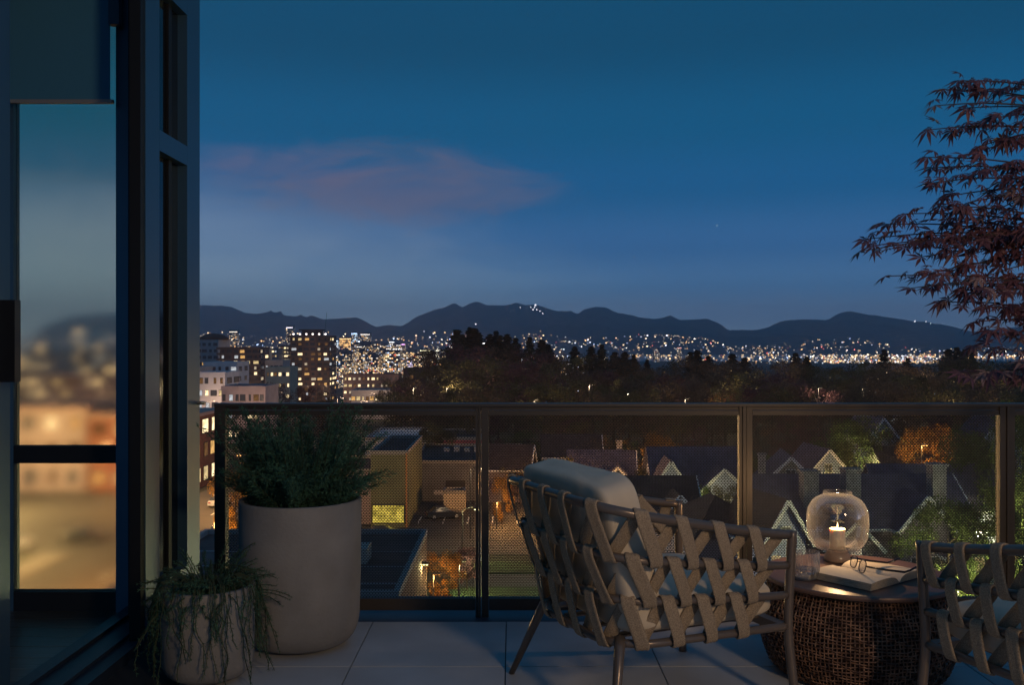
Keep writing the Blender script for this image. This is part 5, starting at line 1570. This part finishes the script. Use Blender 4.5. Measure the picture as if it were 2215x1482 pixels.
for k, h in enumerate(hubs):
    tx = [Vector((-.01, .01, .45)), Vector((0, 0, .65)), Vector((0, 0, .85)), Vector((-.03, -.01, 1.05)), Vector((-.1, 0, 1.4))][k]
    q = MB(); q.tube([tx, tx.lerp(h, .5) + Vector((0, 0, .03)), h], [.012, .009, .006], 7); q.build('branch', m_mbark, mp, smooth=True)
leaves = []
for (px, py, Y) in tips:
    px += rm.uniform(-14, 14); py += rm.uniform(-12, 12)
    tip = P(px, py, Y + rm.uniform(-.12, .12)) - O
    hub = min(hubs, key=lambda h: abs(h.z - (tip.z - .03)) + rm.random() * .15)
    mid = hub.lerp(tip, .5) + Vector((rm.uniform(-.03, .03), rm.uniform(-.04, .04), rm.uniform(.0, .05) - (.06 if py > 640 else -.02)))
    pts = catmull([hub, hub.lerp(mid, .5) + Vector((0, rm.uniform(-.02, .02), .015)), mid, mid.lerp(tip, .55) + Vector((0, 0, .012)), tip], 3)
    q = MB(); q.tube(pts, [.0048 * (1 - i / len(pts)) + .0012 for i in range(len(pts))], 5); q.build('branch', m_mbark, mp, smooth=True)
    L = (tip - hub).length; n = max(4, int(L / .052))
    d0 = (tip - hub).normalized()
    leaves.append((tip, d0, 1.05))
    for k in range(n):
        if rm.random() < .27: continue
        f = .22 + .76 * (k + rm.random() * .6) / n
        i = min(len(pts) - 2, int(f * (len(pts) - 1))); p = pts[i].lerp(pts[i + 1], f * (len(pts) - 1) - i)
        for s in (-1, 1):
            side = Vector((rm.uniform(-.6, .3), s * rm.uniform(.5, 1), rm.uniform(-.5, .6)))
            d = (d0 * .6 + side * .8).normalized()
            off = d * rm.uniform(.02, .055)
            leaves.append((p + off, d, rm.uniform(.45, 1.15)))
pet = MB()
def leaf_rot(d):
    # the leaf's own y runs outwards, its face looks up, tilted and drooping
    y = Vector((d.x, d.y, d.z * .4 - rm.uniform(.0, .9))).normalized()
    z = Vector((rm.gauss(0, .45), rm.gauss(0, .45) - .45, 1)); z = (z - y * z.dot(y)).normalized()
    x = y.cross(z)
    return Matrix((x, y, z)).transposed().to_quaternion().to_euler()
leaves.sort(key=lambda v: (0 if P(2225, 0, (O + v[0]).y).x > (O + v[0]).x else 1, v[0].y))
stuffm = MB()
for k, (p, d, s) in enumerate(leaves):
    rot = leaf_rot(d); sc = .058 * s
    me = rm.choice(LEAFS[:3] + LEAFS[4:7] + ([LEAFS[3], LEAFS[7]] if (O + p).z < 1.3 or rm.random() < .15 else []))
    if k < 300: inst('leaf', me, mp, p, rot, (sc, sc, sc))
    else:
        Mx = Matrix.Translation(p) @ rot.to_matrix().to_4x4() @ Matrix.Scale(sc, 4)
        stuffm.add([Mx @ v.co for v in me.vertices], [tuple(f.vertices) for f in me.polygons])
stuffm.build('leaves', m_leafA, mp, kind='stuff')

# ------------------------------------------------------------------ unseen fill lamp standing in for room light, on an added pier
b = MB(); b.box(1.9, 3.1, -2.3, -2.0, 1.101, 3.4)
tag(b.build('fill_lamp_pier', m_wall), 'unseen grey rendered pier added to carry the fill lamp', 'wall')
wlp = thing('fill_lamp', 'unseen warm fill lamp added behind the balcony to light the furniture', 'fill lamp', (2.5, -1.995, 2.6))
b = MB(); b.box(-.08, .08, .0, .03, -.14, .14); b.build('back_plate', m_black, wlp)
b = MB(); b.lathe([(.06, -.12), (.065, 0), (.06, .12)], 24, cy=.11, cap0=True, cap1=True); b.build('fill_shade', emat('fill_shade_glow', (1, .72, .42), 6.0), wlp)
l = bpy.data.lights.new('fill_light', 'POINT'); l.energy = 270; l.color = (1, .70, .42); l.shadow_soft_size = .25
o = bpy.data.objects.new('fill_light', l); link(o); o.parent = wlp; o.location = (0, .3, 0)
